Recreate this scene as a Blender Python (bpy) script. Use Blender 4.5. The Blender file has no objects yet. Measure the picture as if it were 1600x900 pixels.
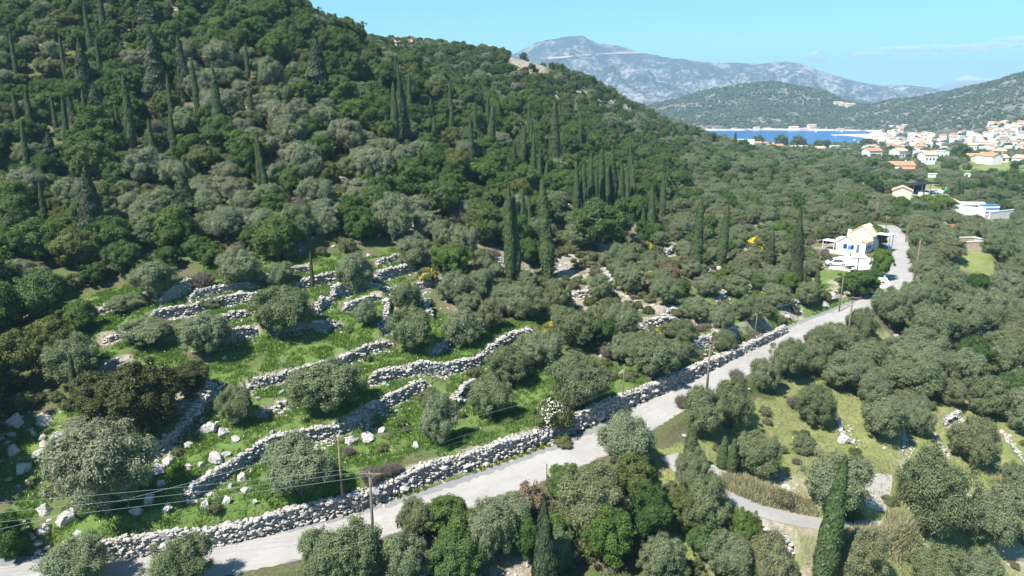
import bpy, math, random
import numpy as np

# ------------------------------------------------------------------ camera, sky, sun, exposure
scene = bpy.context.scene
R = math.radians
CAMZ, PITCH, FPX = 80.0, R(15.2), 1101.0          # camera height above the sea, tilt, focal length in photo pixels
CP, SP = math.cos(PITCH), math.sin(PITCH)
cam_d = bpy.data.cameras.new('camera')
cam_d.sensor_width = 36.0
cam_d.lens = 36.0 * FPX / 1600.0
cam_d.clip_start, cam_d.clip_end = 0.5, 80000.0
cam = bpy.data.objects.new('camera', cam_d)
scene.collection.objects.link(cam)
cam.location = (0, 0, CAMZ)
cam.rotation_euler = (math.pi / 2 - PITCH, 0, 0)
scene.camera = cam

SUN_EL = R(55.0)
SUN_DIR = np.array([-0.77, -0.64, 0.0])            # horizontal direction towards the sun
SUN_DIR = SUN_DIR / np.linalg.norm(SUN_DIR) * math.cos(SUN_EL)
SUN_DIR[2] = math.sin(SUN_EL)
sun_d = bpy.data.lights.new('sun', 'SUN')
sun_d.energy = 5.0
sun_d.angle = R(0.53)
sun_d.color = (1.0, 0.955, 0.88)
sun = bpy.data.objects.new('sun', sun_d)
scene.collection.objects.link(sun)
sun.rotation_euler = (math.pi / 2 - SUN_EL, 0, math.atan2(SUN_DIR[0], -SUN_DIR[1]))

world = bpy.data.worlds.new('World')
scene.world = world
world.use_nodes = True
wn = world.node_tree
wn.nodes.clear()
w_out = wn.nodes.new('ShaderNodeOutputWorld')
w_bg = wn.nodes.new('ShaderNodeBackground')
w_sky = wn.nodes.new('ShaderNodeTexSky')
w_sky.sky_type = 'NISHITA'
w_sky.sun_disc = False
w_sky.sun_elevation = SUN_EL
w_sky.sun_rotation = math.atan2(SUN_DIR[0], SUN_DIR[1])
w_sky.altitude = 0.0
w_sky.air_density = 1.0
w_sky.dust_density = 0.0
w_sky.ozone_density = 6.0
w_bg.inputs['Strength'].default_value = 0.080
w_mix = wn.nodes.new('ShaderNodeMix')
w_mix.data_type, w_mix.blend_type = 'RGBA', 'MULTIPLY'
w_mix.inputs[0].default_value = 1.0
w_mix.inputs[7].default_value = (0.58, 1.04, 1.0, 1)   # the camera's cyan rendering of the sky
wn.links.new(w_sky.outputs[0], w_mix.inputs[6])
wn.links.new(w_mix.outputs[2], w_bg.inputs[0])
wn.links.new(w_bg.outputs[0], w_out.inputs[0])

vs = scene.view_settings
vs.view_transform = 'Standard'
vs.look = 'None'
vs.gamma = 1.0
vs.use_curve_mapping = False
vs.exposure = 1.12
cy = scene.cycles
cy.max_bounces = 5
cy.diffuse_bounces = 2
cy.glossy_bounces = 2
cy.transmission_bounces = 2
cy.transparent_max_bounces = 32
cy.volume_bounces = 0
cy.caustics_reflective = False
cy.caustics_refractive = False
scene.render.film_transparent = False

rng = np.random.default_rng(11)
random.seed(11)
COL = scene.collection

# ------------------------------------------------------------------ projection helpers (photo pixels 1600x900 <-> world)
def pt(u, v, d):
    yc = (450.0 - v) / FPX
    return np.array([(u - 800.0) / FPX * d, d * (CP + yc * SP), CAMZ + d * (yc * CP - SP)])

def proj(x, y, z):
    dz = z - CAMZ
    d = y * CP - dz * SP
    yu = y * SP + dz * CP
    d = np.maximum(d, 1e-3)
    return 800 + FPX * x / d, 450 - FPX * yu / d, d

def sstep(a, b, x):
    t = np.clip((x - a) / (b - a), 0, 1)
    return t * t * (3 - 2 * t)

def vnoise(x, y, seed=0):
    xi, yi = np.floor(x).astype(np.int64), np.floor(y).astype(np.int64)
    fx, fy = x - xi, y - yi
    fx, fy = fx * fx * (3 - 2 * fx), fy * fy * (3 - 2 * fy)
    def h(a, b):
        n = (a * 374761393 + b * 668265263 + seed * 1442695041) & 0xFFFFFFFF
        n = ((n ^ (n >> 13)) * 1274126177) & 0xFFFFFFFF
        return ((n ^ (n >> 16)) & 0xFFFF) / 65535.0
    return (h(xi, yi) * (1 - fx) + h(xi + 1, yi) * fx) * (1 - fy) + (h(xi, yi + 1) * (1 - fx) + h(xi + 1, yi + 1) * fx) * fy

def fbm(x, y, seed=0, octv=4, gain=0.5):
    s, a, t = 0.0, 1.0, 0.0
    for i in range(octv):
        s = s + a * vnoise(x * 2 ** i + 17.3 * i, y * 2 ** i - 9.1 * i, seed + i)
        t += a
        a *= gain
    return s / t

def in_poly(u, v, poly):
    ins = np.zeros(np.shape(u), bool)
    n = len(poly)
    for i in range(n):
        x1, y1 = poly[i]
        x2, y2 = poly[(i + 1) % n]
        c = ((y1 > v) != (y2 > v)) & (u < (x2 - x1) * (v - y1) / (y2 - y1 + 1e-9) + x1)
        ins ^= c
    return ins

class TPS:
    def __init__(self, P, scale, lam=1e-4):
        P = np.asarray(P, float)
        self.s = scale
        X = P[:, :2] / scale
        n = len(X)
        A = np.zeros((n + 3, n + 3))
        A[:n, :n] = self.k(X, X) + lam * np.eye(n)
        A[:n, n] = 1
        A[:n, n + 1:] = X
        A[n:, :n] = A[:n, n:].T
        self.X = X
        self.w = np.linalg.solve(A, np.concatenate([P[:, 2], np.zeros(3)]))
    def k(self, a, b):
        r2 = ((a[:, None, :] - b[None, :, :]) ** 2).sum(-1)
        return 0.5 * r2 * np.log(r2 + 1e-9)
    def __call__(self, x, y):
        Q = np.stack([np.ravel(x), np.ravel(y)], -1) / self.s
        out = np.empty(len(Q))
        n = len(self.X)
        for i in range(0, len(Q), 40000):
            q = Q[i:i + 40000]
            out[i:i + 40000] = self.k(q, self.X) @ self.w[:n] + self.w[n] + q @ self.w[n + 1:]
        return out.reshape(np.shape(x))

# ------------------------------------------------------------------ terrain shape: known heights by line of sight and distance
NEAR = [  # photo column, row, distance
 (-300, 960, 62), (-300, 700, 74), (-300, 500, 92), (-300, 300, 128), (-300, 100, 168), (-300, -100, 205), (-300, -250, 250), (-300, -330, 330),
 (0, 892, 68), (0, 1050, 59), (0, 760, 76.5), (0, 700, 80), (0, 600, 88), (0, 500, 100), (0, 400, 115), (0, 300, 135), (0, 200, 155), (0, 100, 175), (0, 0, 205), (0, -90, 250), (0, -130, 320),
 (230, 880, 67.5), (230, 1050, 59), (230, 720, 78.5), (230, 620, 87), (230, 520, 98), (230, 430, 112), (230, 300, 134), (230, 200, 155), (230, 100, 178), (230, 0, 207), (230, -50, 250), (230, -70, 320),
 (450, 850, 70.5), (450, 1050, 60), (450, 720, 79.5), (450, 660, 85), (450, 560, 95.5), (450, 480, 105), (450, 430, 113), (450, 300, 136), (450, 200, 158), (450, 100, 182), (450, 32, 212), (450, 25, 300), (450, 60, 450),
 (560, 75, 235), (560, 80, 330),
 (600, 815, 73.5), (600, 720, 82), (600, 600, 93), (600, 520, 103), (600, 440, 116), (600, 360, 131), (600, 260, 155), (600, 180, 190), (600, 110, 260), (600, 78, 360), (600, 76, 450), (600, 110, 650),
 (700, 785, 76), (700, 690, 85), (700, 600, 95), (700, 500, 108.5), (700, 420, 123), (700, 330, 145), (700, 230, 185), (700, 150, 260), (700, 100, 340), (700, 78, 410), (700, 84, 500), (700, 120, 700),
 (855, 725, 81), (855, 620, 94), (855, 540, 105), (855, 440, 124), (855, 350, 152), (855, 280, 185), (855, 200, 250), (855, 140, 335), (855, 108, 420), (855, 118, 520), (855, 150, 700),
 (800, 92, 425), (800, 900, 68.5), (800, 1100, 59), (450, 980, 63), (1000, 900, 69.5), (1000, 1100, 58),
 (960, 152, 455), (1000, 176, 480), (1090, 211, 530), (1000, 195, 620), (1090, 226, 680),
 (1000, 655, 90.5), (1000, 560, 103), (1000, 470, 121), (1000, 390, 150), (1000, 320, 195), (1000, 260, 265), (1000, 210, 370),
 (1100, 598, 98.5), (1085, 500, 115), (1085, 420, 142), (1085, 350, 185), (1085, 300, 240), (1085, 250, 345), (1085, 225, 440),
 (1240, 525, 116), (1240, 440, 145), (1240, 380, 180), (1240, 330, 230), (1240, 280, 330), (1240, 255, 440), (1180, 238, 540), (1250, 246, 590),
 (1330, 490, 127), (1330, 405, 158), (1330, 360, 190), (1330, 320, 240), (1330, 290, 330), (1330, 262, 450), (1330, 248, 600),
 (1400, 450, 138), (1402, 410, 151), (1398, 365, 185), (1398, 350, 210), (1380, 330, 260), (1440, 303, 340), (1440, 270, 460), (1440, 250, 600),
 (1517, 395, 180), (1465, 365, 225), (1545, 335, 290), (1600, 300, 350), (1600, 270, 480), (1600, 250, 620), (1600, 360, 262), (1600, 420, 204), (1600, 500, 157),
 (1480, 470, 150), (1450, 540, 125), (1330, 560, 117), (1400, 620, 108), (1250, 600, 104), (1270, 680, 94), (1400, 700, 95), (1150, 680, 89), (1180, 740, 81.5),
 (1370, 780, 79), (1200, 800, 74.5), (1050, 720, 80), (1100, 760, 77), (1200, 900, 71), (1200, 1100, 58), (1430, 870, 78), (1400, 1050, 66), (1580, 700, 101), (1590, 850, 86), (1580, 580, 127), (1600, 1050, 70),
 (1900, 950, 80), (1900, 700, 105), (1900, 500, 165), (1900, 380, 255), (1900, 300, 380), (1900, 255, 600), (1900, 1100, 66),
]
FAR = [  # x taken from the column, row, distance
 (1000, 215, 640), (1090, 228, 690), (1200, 235, 690), (1300, 240, 680), (1400, 244, 680), (1500, 246, 680), (1600, 246, 680), (1800, 246, 680), (700, 130, 700), (400, 100, 600), (100, 60, 600), (-300, 40, 600),
 (1200, 233, 800), (1300, 238, 800), (1400, 236, 800), (1500, 240, 800), (1600, 240, 800), (1800, 232, 800),
 (1350, 231, 950), (1430, 230, 950), (1500, 230, 950), (1600, 227, 950), (1750, 215, 950),
 (1350, 227, 1100), (1430, 224, 1100), (1500, 217, 1100), (1600, 200, 1100), (1750, 180, 1100),
 (1355, 221, 1285), (1420, 216, 1260), (1500, 205, 1230), (1600, 180, 1250), (1750, 150, 1250),
 (1362, 214, 1460), (1420, 206, 1430), (1500, 186, 1430), (1600, 150, 1430), (1750, 110, 1430),
 (1370, 205, 1640), (1420, 192, 1620), (1500, 160, 1620), (1600, 119, 1600), (1750, 90, 1550),
 (1330, 195, 1800), (1330, 171, 2200), (1400, 159, 2000), (1470, 149, 1830), (1530, 137, 1720),
 (1400, 165, 2400), (1500, 150, 2400), (1650, 125, 2300), (1800, 95, 2200),
 (1090, 202.5, 1735), (1200, 202, 1735), (1300, 201.5, 1735), (1000, 202, 1735), (800, 202, 1735), (1090, 186, 1860), (1200, 185, 1860), (1280, 188, 1860),
 (1040, 172, 2100), (1000, 182, 2100), (900, 190, 2150), (1100, 149, 2150), (1150, 138, 2180), (1210, 131, 2200), (1260, 137, 2200), (1300, 151, 2200),
 (1210, 160, 2030), (1150, 165, 2020), (1280, 168, 2040), (1210, 150, 2500), (1100, 165, 2500), (1300, 165, 2600), (800, 195, 2500),
]
def water_pt(u, d, z):
    x = (u - 800) / FPX * d
    return (x, d / CP + (z - CAMZ) * SP / CP, z)
near_pts = [tuple(pt(*c)) for c in NEAR]
far_pts = [tuple(pt(*c)) for c in FAR]
far_pts += [water_pt(u, d, z) for u, d, z in ((1200, 1195, 0.5), (1100, 1195, 1), (1300, 1180, 2), (1150, 1350, -9), (1250, 1350, -9), (1310, 1380, -6), (1000, 1400, -9), (800, 1400, -9), (1150, 1600, -8),
    (1300, 1600, -6), (1000, 1600, -9), (700, 1600, -9), (900, 1200, -5), (600, 1300, -6), (1200, 1680, -5), (1300, 1680, -4), (1080, 1680, -5), (900, 1690, -5), (1320, 1250, -2), (300, 1000, 30), (600, 1000, 20), (-100, 1200, 30), (100, 1700, 20))]
tps_n = TPS(near_pts, 100.0, 2e-4)
tps_f = TPS(far_pts, 500.0, 1e-4)

NT = 520
TH0, TH1, R0, R1 = R(-56), R(58), 14.0, 2750.0
th = np.linspace(TH0, TH1, NT)
rr = [R0]
while rr[-1] < R1:
    rr.append(rr[-1] + (0.36 if 60 < rr[-1] < 132 else rr[-1] * 0.0115))
rr = np.array(rr); NR = len(rr); LRR = np.log(rr)
TT, RR = np.meshgrid(th, rr)                        # rows: distance, columns: direction
GX, GY = RR * np.sin(TT), RR * np.cos(TT)
GZ = np.empty_like(GX)
mn, mf = RR < 680, RR > 520
zn = np.zeros_like(GX); zf = np.zeros_like(GX)
zn[mn] = tps_n(GX[mn], GY[mn]); zf[mf] = tps_f(GX[mf], GY[mf])
bl = sstep(530, 670, RR)
GZ = zn * (1 - bl) + zf * bl
GZ += (fbm(GX / 9, GY / 9, 3) - 0.5) * 1.0 * sstep(60, 140, RR) * (1 - sstep(500, 900, RR))
GZ += (fbm(GX / 2.2, GY / 2.2, 5, 3) - 0.5) * 0.35 * (1 - sstep(300, 500, RR))
GZ += (fbm(GX / 90, GY / 90, 8, 5) - 0.5) * 16 * sstep(1750, 1950, RR) + (fbm(GX / 60, GY / 60, 9, 4) - 0.5) * 10 * sstep(1200, 1500, RR) * sstep(8, 30, GZ)

def gz(x, y):
    x = np.asarray(x, float); y = np.asarray(y, float)
    t = (np.arctan2(x, y) - TH0) / (TH1 - TH0) * (NT - 1)
    r = np.interp(np.log(np.maximum(np.hypot(x, y), R0)), LRR, np.arange(NR))
    t = np.clip(t, 0, NT - 1.001); r = np.clip(r, 0, NR - 1.001)
    ti, ri = t.astype(int), r.astype(int)
    ft, fr = t - ti, r - ri
    return (GZ[ri, ti] * (1 - ft) + GZ[ri, ti + 1] * ft) * (1 - fr) + (GZ[ri + 1, ti] * (1 - ft) + GZ[ri + 1, ti + 1] * ft) * fr

DD = 20.0 * (2700 / 20.0) ** np.linspace(0, 1, 900)
def hit(u, v, dmin=30.0):
    D = DD[DD > dmin]
    P = pt(u, v, D[:, None])if False else None
    yc = (450.0 - v) / FPX
    x = (u - 800.0) / FPX * D; y = D * (CP + yc * SP); z = CAMZ + D * (yc * CP - SP)
    below = z < gz(x, y)
    i = int(np.argmax(below))
    if not below[i]:
        i = len(D) - 1
    if i == 0:
        d = D[0]
    else:
        a, b = D[i - 1], D[i]
        for _ in range(18):
            m = (a + b) / 2
            p = pt(u, v, m)
            if p[2] < gz(p[0], p[1]): b = m
            else: a = m
        d = (a + b) / 2
    p = pt(u, v, d)
    return np.array([p[0], p[1], float(gz(p[0], p[1]))]), d

def seg_dist(x, y, poly):
    """distance to a polyline, signed (left of the line positive), and the run along it"""
    best = np.full(np.shape(x), 1e9); side = np.zeros(np.shape(x)); run = np.zeros(np.shape(x)); over = np.zeros(np.shape(x))
    L = 0.0
    n = len(poly)
    for i in range(n - 1):
        ax, ay = poly[i][:2]; bx, by = poly[i + 1][:2]
        dx, dy = bx - ax, by - ay
        l = math.hypot(dx, dy) + 1e-9
        t = ((x - ax) * dx + (y - ay) * dy) / (l * l)
        tc = np.clip(t, 0, 1)
        d = np.hypot(x - ax - tc * dx, y - ay - tc * dy)
        m = d < best
        best = np.where(m, d, best)
        side = np.where(m, np.sign(dx * (y - ay) - dy * (x - ax)), side)
        run = np.where(m, L + tc * l, run)
        o = np.maximum(0, np.maximum(-t, t - 1)) * l
        over = np.where(m, o, over)
        L += l
    return best, side, run, over

def smooth_path(P, step):
    """Catmull-Rom through 3-D points, resampled at an even step"""
    P = [np.asarray(p, float) for p in P]
    Q = [2 * P[0] - P[1]] + P + [2 * P[-1] - P[-2]]
    out = []
    for i in range(1, len(Q) - 2):
        for t in np.linspace(0, 1, 24, endpoint=False):
            a, b, c, d = Q[i - 1], Q[i], Q[i + 1], Q[i + 2]
            out.append(0.5 * (2 * b + (c - a) * t + (2 * a - 5 * b + 4 * c - d) * t * t + (3 * b - a - 3 * c + d) * t ** 3))
    out.append(P[-1])
    out = np.array(out)
    s = np.concatenate([[0], np.cumsum(np.hypot(*np.diff(out[:, :2], axis=0).T))])
    n = max(2, int(s[-1] / step) + 1)
    q = np.linspace(0, s[-1], n)
    return np.stack([np.interp(q, s, out[:, k]) for k in range(3)], -1)

# road and side tracks, centre lines traced on the ground
road_px = [(-160, 935), (0, 908), (170, 893), (330, 876), (480, 848), (610, 812), (750, 766), (880, 714), (960, 678), (1030, 641), (1100, 600), (1180, 557), (1260, 517), (1325, 490), (1372, 468), (1397, 446), (1404, 420), (1403, 396), (1399, 374), (1393, 358)]
road = smooth_path([hit(*p)[0] for p in road_px], 1.0)
last = road[-1]
ext = np.array([last + np.array([0.30, 0.95, -0.06]) * k for k in range(1, 12)])
road = np.concatenate([road, ext])
kern = np.ones(25) / 25
road[:, 2] = np.convolve(np.pad(road[:, 2], 12, mode='edge'), kern, 'valid')
ROAD_HW = 2.75
track_px = [(1045, 708), (1080, 742), (1116, 764), (1150, 781), (1183, 796), (1225, 808), (1266, 817), (1300, 824), (1335, 825), (1368, 818), (1395, 811)]
track = smooth_path([hit(*p)[0] for p in track_px], 0.6)
track[:, 2] = np.convolve(np.pad(track[:, 2], 10, mode='edge'), np.ones(21) / 21, 'valid')
pad_px = [(1352, 745), (1372, 741), (1394, 745), (1393, 764), (1388, 782), (1383, 803), (1352, 803), (1353, 780)]
drive_px = [(1381, 462), (1366, 440), (1356, 425), (1347, 413), (1330, 412), (1305, 413)]
drive = smooth_path([hit(*p)[0] for p in drive_px], 0.6)

def carve(path, hw, blend, z_off=0.0):
    global GZ
    lo, hi = path[:, :2].min(0) - hw - blend - 1, path[:, :2].max(0) + hw + blend + 1
    m = (GX > lo[0]) & (GX < hi[0]) & (GY > lo[1]) & (GY < hi[1])
    d, s, run, ov = seg_dist(GX[m], GY[m], path[::2])
    L = np.concatenate([[0], np.cumsum(np.hypot(*np.diff(path[::2, :2], axis=0).T))])
    z = np.interp(run, L, path[::2, 2]) + z_off
    w = 1 - sstep(hw, hw + blend, d)
    g = GZ[m]
    GZ[m] = g * (1 - w) + z * w

# dry stone walls: base line in photo pixels, height, thickness
WALLS = [
 ('roadside', [(120, 864), (200, 855), (300, 843), (400, 827), (470, 808), (535, 795), (590, 776), (640, 756), (700, 735), (760, 716), (830, 692), (890, 672), (970, 640), (1020, 616), (1060, 594), (1100, 574), (1150, 549), (1200, 523), (1228, 509)], 2.15, 0.95,
  'long pale dry stone wall running beside the road'),
 ('terrace', [(222, 722), (262, 694), (300, 655), (318, 635), (330, 612), (326, 598)], 1.3, 0.8, 'dry stone wall climbing past the big dark green shrub'),
 ('terrace', [(385, 606), (440, 592), (490, 580), (534, 567), (574, 548), (614, 538)], 1.15, 0.7, 'long terrace wall below the brightest green meadow strip'),
 ('terrace', [(404, 648), (425, 640), (447, 630)], 0.8, 0.6, 'short low stone wall between two round terrace olives'),
 ('terrace', [(292, 792), (312, 772), (335, 752), (370, 732), (400, 710), (430, 695), (500, 681), (545, 673), (570, 662)], 1.3, 0.75, 'broken terrace wall set with boulders above the roadside wall'),
 ('terrace', [(570, 668), (574, 650), (590, 640), (615, 626), (645, 614), (672, 608)], 1.35, 0.7, 'stepped stone wall rising behind the lowest terrace'),
 ('terrace', [(575, 602), (615, 594), (660, 584), (700, 584), (740, 572), (762, 556), (775, 545), (800, 530), (835, 520)], 1.3, 0.8, 'curving terrace wall ending at the yellow flowering shrubs'),
 ('terrace', [(698, 645), (715, 628), (728, 610), (748, 595)], 1.1, 0.7, 'short diagonal wall behind the dark terrace olive'),
 ('terrace', [(152, 487), (195, 477), (232, 470)], 1.0, 0.7, 'upper stone wall at the edge of the dark woods'),
 ('terrace', [(250, 475), (280, 466), (306, 452)], 1.9, 1.2, 'tall tumbled stone heap wall topping the upper terraces'),
 ('terrace', [(232, 507), (265, 494), (300, 487), (350, 476), (412, 468)], 1.2, 0.75, 'upper terrace wall crossing behind the spreading olives'),
 ('terrace', [(340, 506), (368, 500), (392, 496)], 1.1, 0.7, 'short wall seen between two large terrace olives, upper'),
 ('terrace', [(346, 533), (372, 526), (402, 519)], 1.4, 0.9, 'rubble wall between two large terrace olives, lower'),
 ('terrace', [(462, 447), (495, 443), (530, 437)], 1.2, 0.8, 'small stone wall by the lone thin cypress'),
 ('terrace', [(492, 492), (510, 478), (530, 464), (545, 458)], 1.6, 0.9, 'steep wall climbing behind the largest terrace olive'),
 ('terrace', [(585, 440), (615, 432), (648, 418)], 1.4, 0.9, 'uppermost terrace wall below the grey woodland olive'),
 ('terrace', [(428, 520), (470, 512), (532, 508)], 1.0, 0.7, 'shaded wall behind the trunk of the largest terrace olive'),
 ('terrace', [(598, 524), (602, 505), (605, 488), (608, 472)], 1.2, 0.8, 'wall running straight uphill through the terraces'),
 ('terrace', [(558, 458), (585, 456), (616, 452)], 0.9, 0.7, 'low wall shaded by an upper terrace olive'),
 ('terrace', [(588, 416), (608, 413), (628, 408)], 0.9, 0.7, 'small upper wall beneath the wood edge'),
 ('terrace', [(155, 582), (175, 574), (198, 568)], 1.2, 0.9, 'white stone heap under the shaded left olives'),
 ('terrace', [(238, 588), (258, 585), (278, 582)], 1.0, 0.7, 'short white wall above the big dark green shrub'),
 ('terrace', [(676, 556), (690, 548), (706, 536)], 1.2, 0.8, 'short wall shaded between two mid terrace olives'),
 ('terrace', [(892, 462), (925, 460), (960, 455)], 0.9, 0.8, 'overgrown stone wall below the two tall cypresses'),
 ('terrace', [(1040, 494), (1055, 492), (1070, 488)], 1.0, 0.9, 'stone heap among the scrub by the middle cypress'),
 ('terrace', [(1152, 455), (1172, 452), (1194, 448)], 1.0, 0.8, 'low wall beside the cypress near the white house'),
 ('terrace', [(960, 555), (985, 540), (1010, 525)], 0.8, 0.7, 'scrub covered wall behind the yellow broom'),
 ('terrace', [(1308, 655), (1312, 672), (1318, 690), (1330, 700)], 1.1, 0.8, 'tumbled wall in the open olive field'),
 ('terrace', [(1416, 628), (1412, 660), (1410, 705)], 0.7, 0.5, 'thin wall dividing the lower olive field'),
 ('terrace', [(1452, 672), (1464, 690), (1476, 712)], 0.6, 0.5, 'narrow field wall beside a leaning olive'),
 ('terrace', [(1474, 662), (1485, 655), (1500, 648)], 0.9, 0.8, 'white stone corner heap in the lower field'),
 ('terrace', [(1562, 675), (1580, 700), (1600, 725)], 0.7, 0.5, 'field wall at the edge of the lower meadow'),
 ('terrace', [(1085, 548), (1110, 538), (1142, 522)], 1.1, 0.8, 'scrub wall just above the road bend'),
 ('terrace', [(1000, 508), (1030, 503), (1062, 500)], 1.1, 0.8, 'pale wall half hidden in the scrub olives'),
 ('terrace', [(940, 424), (950, 440), (956, 462)], 1.1, 0.8, 'wall climbing beside the white boulder near the tallest cypress'),
 ('terrace', [(1118, 474), (1138, 458), (1152, 442)], 1.0, 0.8, 'stone bank below the slim scrub cypress'),
 ('terrace', [(1040, 398), (1058, 386), (1074, 370)], 1.0, 0.8, 'pale wall climbing beyond the cypress row'),
 ('terrace', [(1185, 474), (1215, 478), (1248, 474)], 1.0, 0.8, 'low wall downhill of the dark cypress near the house'),
 ('terrace', [(655, 472), (668, 490), (674, 503)], 1.3, 1.0, 'tumbled white stone heap among upper terrace olives'),
 ('terrace', [(758, 402), (780, 410), (802, 418)], 1.2, 1.2, 'stone heap at the foot of the twin cypresses'),
 ('terrace', [(700, 522), (720, 512), (745, 505)], 1.0, 0.8, 'terrace wall glimpsed above the mid terrace olives'),
 ('terrace', [(1180, 822), (1205, 838), (1228, 850), (1240, 868)], 1.6, 1.2, 'pale stone bank retaining the farm track'),
 ('terrace', [(1427, 818), (1432, 845), (1437, 880)], 1.3, 0.6, 'retaining wall corner at the end of the farm track'),
 ('terrace', [(296, 474), (340, 462), (400, 452)], 1.0, 0.7, 'second wall from the top of the upper terraces'),
 ('terrace', [(405, 440), (450, 430), (486, 424)], 1.0, 0.7, 'topmost low wall beneath the woodland olives'),
 ('terrace', [(536, 486), (562, 478), (592, 472)], 1.1, 0.7, 'short wall beside the straight uphill wall'),
 ('terrace', [(160, 532), (200, 524), (246, 520)], 1.0, 0.7, 'left-hand terrace wall below the spreading low olives'),
 ('terrace', [(640, 452), (668, 446), (700, 436)], 1.0, 0.8, 'wall among the dark green shrubs below the twin cypresses'),
 ('terrace', [(1390, 545), (1396, 535), (1402, 520)], 0.9, 0.8, 'stony bank between the roadside olives'),
]
walls = []
for kind, px, h, tk, lab in WALLS:
    P = [hit(*p)[0] for p in px]
    walls.append(dict(kind=kind, path=smooth_path(P, 0.5), h=h * (1.0 if kind == 'roadside' else 1.2), t=tk, label=lab))

# terrace steps: the ground stands higher behind each wall
carve(road, ROAD_HW + 0.9, 1.5)
base_z = GZ.copy()
add = np.zeros_like(GZ)
for w in walls:
    p = w['path']
    lo, hi = p[:, :2].min(0) - 8, p[:, :2].max(0) + 8
    m = (GX > lo[0]) & (GX < hi[0]) & (GY > lo[1]) & (GY < hi[1])
    d, s, run, ov = seg_dist(GX[m], GY[m], p[::2])
    q = p[len(p) // 2]; e = p[min(len(p) - 1, len(p) // 2 + 1)] - q
    nrm = np.array([-e[1], e[0]]); nrm /= np.linalg.norm(nrm) + 1e-9
    up = 1.0 if gz(*(q[:2] + nrm * 3)) > gz(*(q[:2] - nrm * 3)) else -1.0
    w['up'] = up; w['nrm'] = nrm * up
    sd = d * s * up - 0.30
    fade = 1 - sstep(0.0, 3.0, ov)
    h = w['h']
    f = np.where(sd > 0, 0.62 * h * (1 - sstep(0.0, 6.0, sd)), -0.25 * h * (1 - sstep(0.0, 4.0, -sd)))
    if w['kind'] == 'roadside':
        f = np.where(sd > 0, 0.75 * h * (1 - sstep(0.0, 7.0, sd)), 0)
    add[m] += f * fade
GZ = base_z + add
carve(road, ROAD_HW + 0.35, 0.9)
carve(track, 1.5, 1.2)
carve(drive, 2.2, 1.0)
padP = np.array([hit(*p)[0] for p in pad_px])
padc = padP.mean(0)
d_, s_, _, _ = seg_dist(GX, GY, np.vstack([padP, padP[:1]]))
ins = in_poly(GX, GY, padP[:, :2])
wgt = np.where(ins, 1.0, 1 - sstep(0.2, 1.5, d_))
padfit = np.linalg.lstsq(np.c_[padP[:, :2], np.ones(len(padP))], padP[:, 2], rcond=None)[0]
GZ = GZ * (1 - wgt) + (GX * padfit[0] + GY * padfit[1] + padfit[2]) * wgt

# level building plots
PLOTS = []
def plot(x, y, r, z=None):
    global GZ
    z = float(gz(x, y)) if z is None else z
    d = np.hypot(GX - x, GY - y)
    w = 1 - sstep(r, r + 3.5, d)
    GZ = GZ * (1 - w) + z * w
    PLOTS.append((x, y, r))
    return z

# ------------------------------------------------------------------ mesh and material helpers
def mesh_np(name, V, faces_flat, loop_start, mats=(), smooth=False, attr=None):
    me = bpy.data.meshes.new(name)
    V = np.asarray(V, np.float32)
    F = np.asarray(faces_flat, np.int32); S = np.asarray(loop_start, np.int32)
    me.vertices.add(len(V)); me.vertices.foreach_set('co', V.ravel())
    me.loops.add(len(F)); me.loops.foreach_set('vertex_index', F)
    me.polygons.add(len(S)); me.polygons.foreach_set('loop_start', S)
    if smooth:
        me.polygons.foreach_set('use_smooth', np.ones(len(S), bool))
    else:
        me.polygons.foreach_set('use_smooth', np.zeros(len(S), bool))
    if attr:
        for k, (a, dom) in attr.items():
            a = np.asarray(a, np.float32)
            if a.ndim == 1:
                at = me.attributes.new(k, 'FLOAT', dom); at.data.foreach_set('value', a)
            else:
                at = me.attributes.new(k, 'FLOAT_COLOR', dom); at.data.foreach_set('color', a.ravel())
    for m in mats: me.materials.append(m)
    me.update(calc_edges=True)
    return me

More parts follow.
